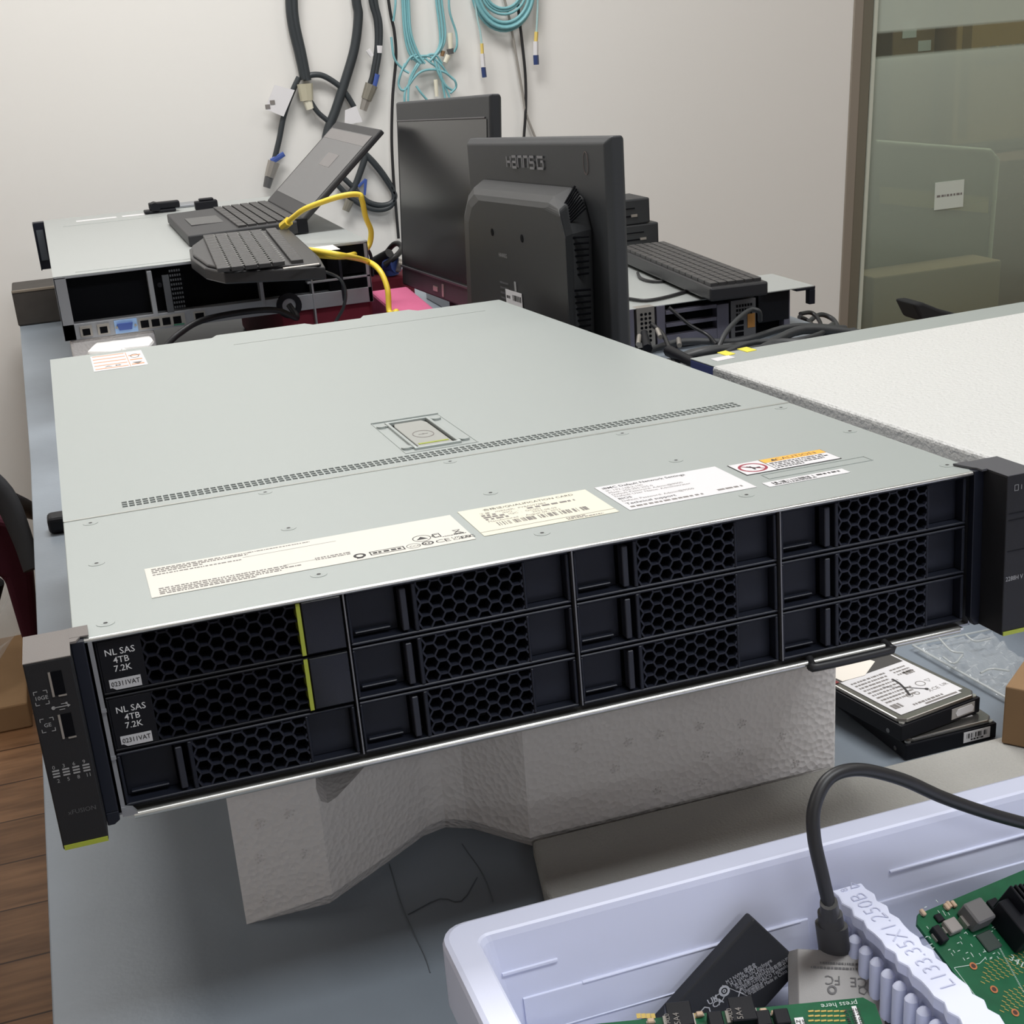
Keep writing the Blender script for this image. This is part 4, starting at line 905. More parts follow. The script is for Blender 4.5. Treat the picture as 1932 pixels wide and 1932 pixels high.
m = MB(); m.hexa([V((v.x, v.y, zt+.0004)) for v in p], [V((v.x, v.y, zt+.022)) for v in p])
tag(m.obj('foam_board', FOAMW, None, .004, 3), 'big white foam board lying flat on the navy-edged server', 'packing foam')
# ================================================================= BACK LEFT SERVER
bz = .194; byf = 1.40; bxl = ony((99, 522), byf).x; bxr = ony((695, 477), byf).x; bwid = bxr-bxl; bh = .087
t = thing('rack_server', 'grey two-unit server at the back left under the laptop, rear ports facing forward', 'server', (bxl, byf, bz-bh))
LID2 = mat('dull_galvanised_steel', rgb(176, 180, 178), .42, .35)
m = MB(); m.box((0, 0, bh-.0015), (bwid, .74, bh)); m.box((.03, .02, bh), (.22, .0215, bh+.0006)); m.box((.03, .60, bh), (.26, .6015, bh+.0006)); m.obj('top_cover', LID2, t, .0005)
m = MB(); m.box((0, .0, 0), (.0015, .74, bh-.0015)); m.box((bwid-.0015, 0, 0), (bwid, .74, bh-.0015)); m.box((0, .01, 0), (bwid, .74, .001)); m.box((0, .73, 0), (bwid, .74, bh-.0015)); m.obj('side_panels', DSTEEL, t)
m = MB(); m.box((.0015, .02, .001), (bwid-.0015, .022, bh-.0015)); m.obj('rear_cavity', PITM, t)
LOCB = lambda u: ony(u, byf) - V((bxl, byf, bz-bh))
m = MB()
def bp_(u0, u1, y0=-.001, y1=.02): a, c = LOCB(u0), LOCB(u1); m.box((min(a.x, c.x), y0, min(a.z, c.z)), (max(a.x, c.x), y1, max(a.z, c.z)))
m.box((0, 0, 0), (bwid, .02, .0215)); m.box((0, 0, 0), (.016, .02, bh-.002)); bp_((276, 512), (300, 600)); bp_((484, 500), (502, 580)); bp_((585, 520), (600, 612)); m.box((bwid-.006, 0, 0), (bwid, .02, bh-.002))
m.box((.0, 0, bh-.004), (bwid, .015, bh-.0015)); m.box((.34, 0, .036), (bwid, .015, .039))
m.obj('rear_frame', mat('rear_steel', rgb(158, 160, 164), .45, .5), t, .0005)
m = MB(); bp_((305, 520), (329, 588), -.0012, .004)
for i in range(5):
    for j in range(9): m.box((.152+i*.0032, -.0014, .026+j*.0062), (.154+i*.0032, -.0011, .029+j*.0062))
m.obj('perforated_strip', mat('perf_grey', rgb(84, 86, 90), .5, .3), t)
for x0 in (.022, .045):
    m = MB(); m.box((x0, -.0030, .0035), (x0+.0160, .004, .0175)); s_ = m.obj('network_port', SILV, t); m = MB(); m.box((x0+.003, -.0033, .0050), (x0+.013, -.0028, .0140)); m.obj('port_cavity', PITM, s_)
m = MB(); m.box((.0680, -.0016, .0015), (.0985, .004, .0195)); v_ = m.obj('video_port_plate', LBLUE, t)
m = MB(); m.prism([(.0735, .0060), (.0905, .0060), (.0925, .0150), (.0715, .0150)], .0016, .0050, FT); m.obj('video_socket', BLUEP, v_)
m = MB()
for x in (.0695, .0950): m.cyl((x+.0008, -.005, .0105), (x+.0008, -.0015, .0105), .0018, 8)
m.obj('hex_post', SILV, v_)
m = MB(); m.box((.1010, -.0018, .0030), (.1640, .004, .0180)); s_ = m.obj('network_port_bank', SILV, t)
m = MB()
for k in range(4): m.box((.1030+k*.0148, -.0024, .0050), (.1030+k*.0148+.0108, -.0017, .0150))
m.obj('port_cavity', PITM, s_)
m = MB(); m.box((.1470, -.0026, .0025), (.1615, -.0019, .0046)); m.obj('green_port_edge', mat('green_plastic', rgb(60, 120, 96), .5), s_)
m = MB(); m.box((.176, -.0016, .004), (.192, .004, .0175)); s_ = m.obj('usb_port', SILV, t); m = MB(); m.box((.178, -.002, .006), (.190, -.0015, .0155)); m.obj('port_cavity', PITM, s_)
for x, z in ((.137, .060), (.290, .052)):
    m = MB(); m.cyl((x, -.0025, z), (x, 0, z), .0032, 12); m.obj('thumb_screw', BLK2, t)
a, c = LOCB((518, 552)), LOCB((572, 600))
m = MB(); m.ring(.010, .018, -.002, .003, 24, M.Translation(((a.x+c.x)/2, 0, (a.z+c.z)/2)) @ M.Rotation(math.pi/2, 4, 'X')); m.cyl(((a.x+c.x)/2, .001, (a.z+c.z)/2), ((a.x+c.x)/2, .004, (a.z+c.z)/2), .0065, 16); m.obj('power_supply_fan', BLK2, t)
m = MB(); m.box((.372, .001, .043), (bwid-.007, .018, bh-.005)); m.box((.372, .001, .004), (bwid-.007, .018, .035)); m.obj('blank_bay', PITM, t)
m = MB(); m.box((.388, -.001, .006), (.392, .002, .070)); m.obj('bay_handle', BLK, t)
# ears at the far end
m = MB(); m.box((-.020, .715, .004), (0, .735, bh)); m.box((-.020, .70, .004), (-.018, .72, bh)); m.obj('rack_ear', BLK, t, .001)
m = MB(); m.box((-.016, .714, .020), (-.004, .715, .074)); m.obj('ear_window', mat('ear_face_grey', rgb(86, 92, 98), .4, .3), t)
m = MB(); m.box((bwid*.50, .70, bh), (bwid*.66, .745, bh+.006)); m.obj('bezel_lip', DSTEEL, t, .002)
m = MB(); m.box((.055, .655, bh), (.125, .672, bh+.0005)); m.box((.135, .655, bh), (.225, .672, bh+.0005)); m.obj('pale_label', LABW, t)
m = MB(); a, c = onz((596, 476), bz), onz((628, 470), bz); a -= V((bxl, byf, bz-bh)); m.box((a.x, a.y, bh), (a.x+.034, a.y+.05, bh+.0005)); m.obj('white_label', LABW, t)
# supports under it
m = MB(); m.box((bxl+.006, byf+.006, .0005), (bxl+.12, byf+.55, bz-bh-.0005)); tag(m.obj('foam_block', FOAM, None, .004), 'white foam block under the left side of the laptop server', 'packing foam')
m = MB(); m.box((bxl+.30, byf+.01, .0005), (bxl+.431, byf+.5, bz-bh-.0005)); tag(m.obj('foam_block', DRED, None, .004), 'dark red foam block under the right side of the laptop server', 'packing foam')
a = onz((165, 660), .100); pts = [onz(u, .100) for u in ((163, 662), (226, 662), (232, 655), (282, 650), (290, 640), (283, 630), (200, 637), (180, 645))]
m = MB(); m.prism([(p.x, p.y) for p in pts], .0005, .100); tag(m.obj('foam_offcut', mat('bright_white_foam', rgb(244, 242, 238), .7), None, .004), 'bright white foam offcut between the two left servers', 'packing foam')
pts = [onz(u, .10) for u in ((693, 608), (698, 549), (769, 540), (822, 583), (826, 640))]
pts = [V((p.x, p.y, 0)) for p in pts]
bxx = bxr + .006
m = MB(); m.prism([(bxx, 1.16), (pts[1].x if pts[1].x > bxx else bxx, pts[1].y), (pts[2].x, pts[2].y), (pts[3].x, pts[3].y), (pts[3].x, 1.16)], .0005, .10); tag(m.obj('foam_block', PINK, None, .004), 'pink foam block beside the monitors under the yellow cable', 'packing foam')
m = MB(); m.box((.475, 1.60, .0005), (.56, 1.80, .105)); tag(m.obj('foam_block', DRED, None, .004), 'dark red foam block behind the pink foam block', 'packing foam')
# ---- laptop
lz = bz+.0205
q = [onz(u, lz) for u in ((349, 441), (578, 413), (512, 384), (300, 402))]
lo = V((q[0].x, q[0].y, 0)); lu = q[3]-q[0]; 
xh = (q[1].x+q[2].x)/2
Ln = 1.84; x0 = q[0].x+.004; y0 = q[0].y+.003; y1 = y0+.325; x1 = xh
t = thing('laptop', 'open black laptop with a dim grey screen on the back left server', 'laptop', ((x0+x1)/2, (y0+y1)/2, bz))
m = MB(); m.hexa([V((x0, y0, bz+.0015)), V((x1, y0, bz+.0015)), V((x1, y1, bz+.0015)), V((x0, y1, bz+.0015))], [V((x0, y0, lz-.004)), V((x1, y0, lz)), V((x1, y1, lz)), V((x0, y1, lz-.004))]); bs = m.obj('base', LAPM, t, .002, 2, True)
def lzz(x): return lz-.004*(x1-x)/(x1-x0)
m = MB()
for i in range(6):
    xa = x0+(x1-x0)*(.44+.086*i); xb = xa+(x1-x0)*.072; y = y0+.014
    n = (15, 14, 14, 13, 12, 8)[5-i] ; w_ = .297/n
    for k in range(n): m.box((xa, y+k*w_+.001, lzz(xa)), (xb, y+(k+1)*w_-.001, lzz(xb)+.0028))
m.obj('keys', KEYM, t, 0, 2, True)
m = MB(); m.box((x0+.018, (y0+y1)/2-.05, lzz(x0)-.001), (x0+.068, (y0+y1)/2+.05, lzz(x0+.06)+.0004)); m.obj('touchpad', mat('touchpad_grey', rgb(74, 74, 74), .4), t, 0, 2, True)
sb0, sb1 = V((x1-.004, y0+.002, lz+.001)), V((x1-.004, y1-.002, lz+.001))
tp0 = ony((724, 238), y0+.002); tp1 = ony((631, 233), y1-.002)
up = ((tp0-sb0)+(tp1-sb1))*.5; nrm = V((-up.z, 0, up.x)).normalized()   # screen face looks to -x and up
if nrm.z < 0: nrm = -nrm
sc = [sb0, sb1, sb1+up, sb0+up]
m = MB(); m.hexa([p-nrm*.008 for p in sc], sc); ld_ = m.obj('screen_lid', LAPM, t, .002, 2, True)
PS = frame_mx(sb0, V((0, 1, 0)), up); wl = (sb1-sb0).length; hl = up.length
zs = nrm.dot(V((PS[0][2], PS[1][2], PS[2][2]))); zs = 1 if zs > 0 else -1
m = MB(); m.box((.012, hl*.13, 0), (wl-.012, hl*.915, .0006*zs), PS); m.obj('screen', LSCR, ld_, 0, 2, True)
m = MB(); m.box((.012, hl*.80, .0006*zs), (wl-.012, hl*.905, .0009*zs), PS); m.box((wl*.33, hl*.52, .0006*zs), (wl*.58, hl*.66, .0009*zs), PS); m.obj('screen_window', mat('screen_window_grey', rgb(112, 108, 108), .3), ld_, 0, 2, True)
m = MB(); m.box((x1-.012, y0-.001, bz+.0015), (x1+.004, y0+.03, lz+.003)); m.obj('hinge', BLK2, t, .001, 2, True)
# ---- curved keyboard in front of the laptop
kz = .2145
kp = [onz(u, kz) for u in ((421, 507), (613, 497), (602, 478), (550, 431), (470, 436), (386, 443), (356, 464), (358, 480), (385, 499))]
kt = thing('keyboard', 'black curved keyboard overhanging the front of the laptop server', 'keyboard', (kp[0].x, kp[0].y+.15, bz))
m = MB(); m.prism([(p.x, p.y) for p in kp], kz-.019, kz-.004); m.prism(inset([(p.x, p.y) for p in kp], .004), kz-.004, kz)
m.obj('body', KBM, kt, .003, 2, True)
kx = V((kp[2].x-kp[0].x, 0, 0)).normalized(); Fx = frame_mx(V((kp[1].x-.012, kp[1].y+.012, kz)), (kp[3]-kp[1]).normalized(), V((0, 0, 1)).cross((kp[3]-kp[1]).normalized()))
if Fx[2][2] < 0: pass
Lk = (kp[3]-kp[1]).length
m = MB()
for i in range(6):
    n = (17, 20, 20, 19, 18, 12)[i]
    for k in range(n):
        a0 = .014+(Lk-.03)*k/n; a1 = .014+(Lk-.03)*(k+1)/n-.002; b0 = .010+i*.0165+(.006 if i else 0)
        m.box((a0, b0, -.001), (a1, b0+.0145, .0045), Fx)
m.obj('keys', KEYM, kt, .0006, 1, True)
m = MB()
for i in range(1, 6):
    for k in range(0, 20):
        a0 = .018+(Lk-.03)*k/20; b0 = .0145+i*.0165; m.box((a0, b0, .0046), (a0+.004, b0+.003, .0048), Fx)
m.obj('key_legends', mat('key_legend', rgb(150, 150, 146), .6), kt, 0, 2, True)
m = MB(); c0, c1 = kp[1]+V((-.05, .004, -.001)), kp[1]+V((-.006, .006, -.001)); m.tube([c0, c1], .0016, 6, 1); m.obj('silver_edge', SILV, kt, 0, 2, True)
# black clip piece on the back server top
a = onz((303, 399), bz+.003)
t = thing('bracket_clip', 'small black plastic bracket at the far corner of the laptop', 'bracket', (a.x, a.y, bz))
m = MB(); m.box((-.028, 0, .0005), (.028, .03, .006)); m.box((-.018, .004, .006), (.036, .026, .018)); m.cyl((-.008, .0, .010), (-.008, .03, .010), .009, 12); m.obj('clip_body', BLK2, t, .002)
a = onz((392, 391), bz+.006)
t = thing('bracket_clip', 'little black latch behind the middle of the laptop', 'bracket', (a.x, a.y+.012, bz)); m = MB(); m.box((-.02, 0, .0005), (.02, .02, .016)); m.box((-.012, .002, .016), (.014, .018, .020)); m.obj('clip_body', BLK2, t, .003)
# ---- cables around the back left server
def cable(label, pts, r, m_, name='cable', grp=None, n=8, k=6, thing_=None):
    m = MB(); m.tube(pts, r, n, k); return tag(m.obj(name, m_), label, 'cable', grp)
yc = [ony((541, 421), 1.46), ony((556, 408), 1.44), ony((580, 392), 1.42), ony((640, 371), 1.40), ony((676, 367), 1.40), ony((683, 378), 1.40), ony((690, 410), 1.41), ony((700, 437), 1.42), ony((694, 466), 1.42), ony((668, 480), 1.40)]
e2 = onz((640, 484), bz+.0045); e3 = onz((606, 478), bz+.0045); e4 = onz((640, 481), bz+.011); e5 = ony((690, 492), 1.36); e6 = ony((716, 510), 1.33); e7 = ony((731, 545), 1.31); e8 = ony((735, 590), 1.30); e9 = V((e8.x+.003, 1.27, .112)); e10 = V((e8.x-.03, 1.20, .106))
t = thing('network_cable', 'yellow network cable looping from the laptop over the server edge', 'cable', tuple(yc[0]))
m = MB(); m.tube(yc+[e2, e3+V((-.01, 0, 0)), e3+V((-.012, .012, .004)), e4, e5, e6, e7, e8, e9, e10], .0040, 10, 7); m.obj('cable_sheath', YEL, t, 0, 2, True)
m = MB(); d = (yc[1]-yc[0]).normalized(); m.tube([yc[0]-d*.012, yc[0]+d*.006], .0068, 8, 1, False); m.obj('plug', YEL, t, 0, 2, True)
cable('black cable curling out of the laptop server power socket', [ony(u, y) for u, y in (((545, 575), 1.385), ((560, 600), 1.37), ((520, 585), 1.36), ((450, 590), 1.35), ((380, 605), 1.33), ((340, 628), 1.31), ((318, 648), 1.28), ((300, 670), 1.2))], .0042, RUB, 'power_cable')
cable('thin grey cable drooping from the curved keyboard end', [ony(u, y) for u, y in (((612, 512), 1.25), ((640, 525), 1.24), ((652, 550), 1.24), ((648, 580), 1.25), ((634, 606), 1.26), ((620, 640), 1.24))], .0022, RUB2, 'keyboard_cable')
cable('short black cable hooped over the right edge of the laptop server', [ony(u, y) for u, y in (((656, 466), 1.52), ((668, 457), 1.53), ((684, 460), 1.54), ((698, 478), 1.55), ((702, 500), 1.55), ((703, 520), 1.56))], .0026, RUB, 'short_cable')
t = thing('video_cable', 'black cable with a blue plug beside the monitor base', 'cable', tuple(ony((735, 500), 1.62)))
m = MB(); m.tube([ony(u, y) for u, y in (((705, 505), 1.70), ((728, 478), 1.68), ((742, 462), 1.66), ((752, 460), 1.64), ((758, 470), 1.62), ((745, 485), 1.6), ((725, 500), 1.60))], .0045, 8, 6); m.tube([ony((704, 508), 1.66), ony((735, 478), 1.62)], [.018, .008], 10, 1); m.obj('cable_sheath', RUB, t, 0, 2, True)
m = MB(); m.tube([ony((728, 502), 1.62), ony((748, 500), 1.60)], [.010, .013], 10, 1); m.tube([ony((738, 508), 1.61), ony((740, 518), 1.61)], .012, 8, 1); m.obj('plug', BLUEP, t, 0, 2, True)
m = MB(); m.tube([ony((748, 500), 1.60), ony((755, 502), 1.60)], .011, 10, 1); m.obj('plug_shell', SILV, t, 0, 2, True)
# black box beyond the far left corner
a, c = ony((32, 602), 2.2), ony((93, 546), 2.2)
t = thing('device_box', 'small black box at the far left end of the workbench', 'box', ((a.x+c.x)/2, 2.2, .0004))
m = MB(); w_ = (c.x-a.x)/2; m.box((-w_, 0, 0), (w_+.02, .12, .066)); m.obj('case', mat('worn_black', rgb(64, 60, 56), .6, 0, .4, None, (40, .3)), t, .003)
m = MB(); m.box((-w_, -.001, .062), (w_+.02, .004, .067)); m.obj('pale_edge', mat('pale_edge', rgb(128, 118, 104), .6), t, .001)  # paler strip along the top front edge
# dongle on the bench left of the big server
a = onz((112, 1002), .0); t = thing('dongle', 'small black plug lying on the bench left of the labelled server', 'dongle', (a.x, a.y, 0))
m = MB(); m.box((-.010, -.012, .0004), (.030, .014, .019)); m.obj('plug_body', BLK2, t, .005, 3)
# ================================================================= MONITORS
# monitor with its back to the camera (width runs along y, back face at x = mxp)
mxp = .512
def OX(u, d=0.): return onx(u, mxp+d)
c_tl, c_tr = OX((877, 262)), OX((1143, 258)); yb0 = OX((904, 590)).y; 
zt0, zt1 = c_tl.z, c_tr.z
t = thing('monitor', 'black monitor seen from behind with a vented hump', 'monitor', (mxp+.05, (c_tl.y+c_tr.y)/2, .0005))
Yf, Yn = c_tl.y, c_tr.y
dz_ = (zt1-zt0)
q = [V((mxp, Yf, zt0)), V((mxp, Yn, zt1)), V((mxp, Yn+.002, .062)), V((mxp, Yf-.002, .062-dz_))]
def off(p, d): return [v+V((d, 0, 0)) for v in p]
ins = [V((0, -.006, -.006)), V((0, .006, -.006)), V((0, .006, .006)), V((0, -.006, .006))]
m = MB(); lofts(m, [[a+b_ for a, b_ in zip(q, ins)], off(q, .006), off(q, .016), [a+b_*.4+V((.018, 0, 0)) for a, b_ in zip(q, ins)]])
sh = m.obj('rear_shell', MONM, t, .0015, 2, True)
m = MB(); m.hexa(off([a+b_*2.2 for a, b_ in zip(q, ins)], .0182), off([a+b_*2.2 for a, b_ in zip(q, ins)], .0188)); m.obj('screen', SCRM, t, 0, 2, True)
HB = [OX(u, -.0005) for u in ((914, 337), (1080, 352), (1103, 372), (1118, 432), (1121, 640), (905, 640), (896, 392), (905, 352))]
hx = -.036
HT_ = [OX(u, hx) for u in ((903, 378), (1036, 394), (1056, 404), (1067, 450), (1075, 640), (890, 640), (884, 420), (890, 392))]
for l in (HB, HT_):
    l[4].z = l[5].z = .085
mid1 = [a*.62+b_*.38 for a, b_ in zip(HB, HT_)]
for v in mid1: v.x = mxp-.024
mid2 = [a*.30+b_*.70 for a, b_ in zip(HB, HT_)]
for v in mid2: v.x = mxp-.033
m = MB(); lofts(m, [HB, mid1, mid2, HT_]); hp = m.obj('rear_hump', mat('hump_black', rgb(47, 48, 49), .5, 0, .4, ('noise', 1200, .08, .0003)), t, .004, 3, True)
m = MB()
def vent(u0, u1, d0=-.010, d1=-.026):
    a, c = OX(u0, d0), OX(u1, d1); m.tube([a+V((-.0006, 0, 0)), c+V((-.0006, 0, 0))], .0011, 5, 1, False)
for k in range(9): vent((1086+k*2.6, 351+k*5.0), (1061+k*1.0, 394+k*4.2))
for k in range(7): vent((1112, 446+k*11.6), (1075, 449+k*11.8))
for k in range(8): vent((1116, 546+k*11.2), (1080, 549+k*11.4))
m.obj('vent_slots', PITM, hp, 0, 2, True)
m = MB()
for u in ((929, 438), (985, 450)): p = OX(u, hx); m.cyl(p+V((-.0006, 0, 0)), p+V((.003, 0, 0)), .0040, 12)
m.obj('mount_hole', PITM, hp, 0, 2, True)
# lettering frame on the back: reading direction runs from far (y+) to near (y-)
rd = (c_tr-c_tl).normalized(); upv = V((0, 0, 1))
def BM(u, d): return frame_mx(OX(u, d), rd, upv-rd*upv.dot(rd))
Tb = BM((957, 315), -.0012)
m = MB(); W_ = (OX((1026, 316))-OX((957, 315))).length; hgt = abs(OX((957, 291)).z-OX((957, 315)).z)
st_ = .0032
def strokes(letters, T, cw_, h_, g, w):
    x = 0
    for L in letters:
        for (xa, ya, xb, yb) in L: m.box((x+xa*cw_-(w/2 if xa == xb else 0), ya*h_-(w/2 if ya == yb else 0), 0), (x+xb*cw_+(w/2 if xa == xb else 0), yb*h_+(w/2 if ya == yb else 0), .0004), T)
        x += cw_+g
Hh = [(0, 0, 0, 1), (0, .5, 1, .5), (1, 0, 1, 1)]; Aa = [(0, 1, 1, 1), (1, 0, 1, 1), (0, .5, 1, .5), (0, 0, 1, 0), (0, 0, 0, .5)]; Nn = [(0, 0, 0, 1), (0, 1, 1, 1), (1, 0, 1, 1)]; Ss = [(0, 1, 1, 1), (0, .5, 0, 1), (0, .5, 1, .5), (1, 0, 1, .5), (0, 0, 1, 0)]; Gg = [(0, 0, 0, 1), (0, 1, 1, 1), (0, 0, 1, 0), (1, 0, 1, .6), (.6, .6, 1, .6)]
strokes([Hh, Aa, Nn, Nn, Ss], Tb, W_*.115, hgt*.82, W_*.045, st_*.8)
strokes([Gg], Tb @ M.Translation((W_*.84, 0, 0)), W_*.15, hgt*.82, 0, st_*.8)
m.obj('logo_letters', mat('logo_grey', rgb(122, 122, 126), .4, .2), sh, 0, 2, True)
Tb = BM((941, 482), hx-.0005); m = MB(); m.text('HANNSG', 0, -.001, .0062, Tb, xs=1.1); m.obj('small_logo', GPR, hp, 0, 2, True)
m = MB(); Tb = BM((943, 530), hx-.0005)
for k in range(9): dashes(m, Tb, 0, -.002-k*.0055, .030, .0022, seed=200+k)
m.obj('rating_print', mat('rating_grey', rgb(88, 88, 90), .6), hp, 0, 2, True)
m = MB(); Tb = BM((968, 520), hx-.0005)
for k, h_ in ((0, .010), (1, .016), (2, .008)): m.box((.002, -.006-k*.022-h_, 0), (.008, -.006-k*.022, .0003), Tb)
m.obj('approval_marks', GPR, hp, 0, 2, True)
m = MB(); Tb = BM((954, 545), hx-.0008); m.box((0, -.038, 0), (.054, 0, .0004), Tb); sk = m.obj('serial_sticker', LABW, hp, 0, 2, True)
m = MB()
for k in range(3): barcode(m, Tb @ M.Translation((0, 0, .0005)), .018, -.010-k*.012, .034, .006, 26, 20+k); dashes(m, Tb @ M.Translation((0, 0, .0005)), .003, -.009-k*.012, .012, .003, seed=k)
m.obj('print', PRN, sk, 0, 2, True)
m = MB(); p = OX((1100, 305), -.0008); m.ring(.010, .0108, 0, .0004, 20, BM((1105, 308), -.0004), .6, 1); m.obj('lock_mark', mat('mark_grey', rgb(96, 80, 76), .5), sh, 0, 2, True)
m = MB(); ym = (Yf+Yn)/2; m.box((mxp+.003, ym-.03, .010), (mxp+.016, ym+.03, .11)); m.obj('stand_neck', BLK2, t, .004, 2, True)
m = MB(); m.prism([(mxp-.05, ym-.11), (mxp+.11, ym-.11), (mxp+.11, ym+.11), (mxp-.05, ym+.11)], .0008, .012); m.obj('stand_base', BLK2, t, .004, 2, True)
# monitor facing left
yl, yr = 1.56, 1.105
TLp, TRp, BLp = ony((746, 193), yl), ony((924, 177), yr), ony((759, 537), yl)
BRp = TRp + (BLp-TLp)
ux = (TRp-TLp).normalized(); uy = (TLp-BLp).normalized(); nz = ux.cross(uy).normalized()
if nz.x > 0: nz = -nz
t = thing('monitor', 'black monitor with a dark screen facing left beside the wall cables', 'monitor', (TLp.x+.05, (yl+yr)/2, .0005))
q = [BLp, BRp, TRp, TLp]
cen = (BLp+TRp)*.5
def shr(k): return [p+(cen-p).normalized()*k for p in q]
m = MB(); lofts(m, [[p-nz*.016+(cen-p).normalized()*.006 for p in q], [p-nz*.013 for p in q], [p-nz*.003 for p in q], shr(.003)]); cb = m.obj('case', MONM, t, .004, 3, True)
Wm, Hm = (TRp-TLp).length, (TLp-BLp).length
TM_ = M.Identity(4)
for i in range(3): TM_[i][0], TM_[i][1], TM_[i][2], TM_[i][3] = ux[i], uy[i], nz[i], BLp[i]
m = MB(); m.box((.014, Hm*.125, .0), (Wm-.012, Hm*.895, .0008), TM_); m.obj('screen', SCRM, t, 0, 2, True)
m = MB(); m.box((.004, Hm*.105, .0), (Wm-.004, Hm*.116, .0030), TM_); m.box((.008, Hm*.897, .0), (Wm-.018, Hm*.905, .0014), TM_); m.obj('bezel_trim', mat('bezel_trim_grey', rgb(66, 64, 68), .35), t, .0006, 2, True)
m = MB(); m.box((Wm*.40, Hm*.035, 0), (Wm*.45, Hm*.060, .0012), TM_); m.box((Wm*.50, Hm*.020, 0), (Wm*.52, Hm*.085, .0012), TM_); m.obj('badge', SILV, t, 0, 2, True)
ym = (yl+yr)/2; xb = cen.x
m = MB(); m.box((xb+.008, ym-.03, .008), (xb+.022, ym+.03, .16)); m.obj('stand_neck', BLK2, t, .003, 2, True)
m = MB(); m.box((xb-.025, ym-.12, .0008), (xb+.075, ym+.12, .014)); m.obj('stand_base', BLK2, t, .003, 2, True)
# ================================================================= BACK RIGHT SERVER, KEYBOARD, BOXES
sy = 1.28; szt = ony((1215, 580), sy).z; sxl, sxr = .665, ony((1490, 556), sy).x
t = thing('rack_server', 'grey two-unit server at the back right under a keyboard', 'server', (sxl, sy, 0))
w_ = sxr-sxl; yd = .66
m = MB(); m.box((0, 0, szt-.0015), (w_, yd, szt)); m.obj('top_cover', LID2, t, .0005)
m = MB(); m.box((0, .012, .0006), (.0015, yd, szt-.0015)); m.box((w_-.0015, .012, .0006), (w_, yd, szt-.0015)); m.box((0, .012, .0006), (w_, yd, .0016)); m.obj('side_panels', DSTEEL, t)
m = MB(); m.box((.001, .016, .002), (w_-.001, .018, szt-.0015)); m.obj('rear_cavity', PITM, t)
LS = lambda u: ony(u, sy) - V((sxl, sy, 0))
m = MB()
def sp_(u0, u1, y0=-.001, y1=.015): a, c = LS(u0), LS(u1); m.box((min(a.x, c.x), y0, max(.001, min(a.z, c.z))), (max(a.x, c.x), y1, max(a.z, c.z)))
VS = mat('rear_steel_violet', rgb(122, 120, 134), .45, .5)
for u0, u1 in (((1182, 585), (1198, 660)), ((1238, 578), (1256, 650)), ((1352, 575), (1375, 640))):
    m = MB(); sp_(u0, u1); m.obj('frame_upright', VS, t, .0005)
m = MB(); m.box((w_-.01, -.001, .001), (w_, .015, szt-.003)); m.obj('frame_upright', VS, t, .0005)
xa, xb_ = LS((1256, 600)).x, LS((1352, 600)).x
for za, zb in ((587, 594), (611, 618), (633, 652)):
    m = MB(); m.box((xa, -.001, max(.001, LS((1256, zb)).z)), (xb_, .010, LS((1256, za)).z)); m.obj('slot_cover', mat('rear_steel_violet', (0, 0, 0, 1)), t, .0004)
m = MB(); sp_((1200, 582), (1236, 652), -.0015); fr = m.obj('silver_module', SILV, t)
m = MB(); a, c = LS((1204, 590)), LS((1232, 645))
for i in range(3):
    for j in range(7): m.cyl((a.x+(c.x-a.x)*(.2+.3*i), -.0022, c.z+(a.z-c.z)*(j+.5)/7), (a.x+(c.x-a.x)*(.2+.3*i), -.0014, c.z+(a.z-c.z)*(j+.5)/7), .0022, 8)
m.obj('round_port', PITM, fr)
m = MB(); sp_((1378, 568), (1425, 640), -.0015); fr = m.obj('port_module', mat('port_module_grey', rgb(116, 116, 118), .4, .5), t)
m = MB(); a, c = LS((1386, 604)), LS((1402, 634))
for j in range(3): m.box((a.x, -.0025, c.z+(a.z-c.z)*(j+.15)/3), (c.x, -.0014, c.z+(a.z-c.z)*(j+.85)/3))
a, c = LS((1388, 572)), LS((1420, 592))
for i in range(6):
    for j in range(3): m.box((a.x+(c.x-a.x)*i/6, -.0022, c.z+(a.z-c.z)*j/3), (a.x+(c.x-a.x)*(i+.6)/6, -.0014, c.z+(a.z-c.z)*(j+.6)/3))
m.obj('port_cavity', PITM, fr)
m = MB(); sp_((1409, 592), (1423, 616), -.0024, -.001); m.obj('amber_label', mat('amber', rgb(176, 124, 60), .6), fr)
m = MB(); a = LS((1430, 560)); m.box((a.x, -.0015, .022), (w_-.002, .010, szt-.004)); m.obj('black_bay', BLK2, t)
m = MB(); a, c = ony((1478, 545), sy+.02), ony((1534, 540), sy+.02); m.box((w_, -.02, szt-.004), (w_+.032, .10, szt+.001)); m.box((w_+.022, -.02, szt-.026), (w_+.032, -.008, szt-.004)); m.obj('rack_ear', BLK, t, .001)
m = MB(); m.box((w_-.05, -.02, szt), (w_+.030, .11, szt+.0014)); m.obj('ear_plate', LID2, t)
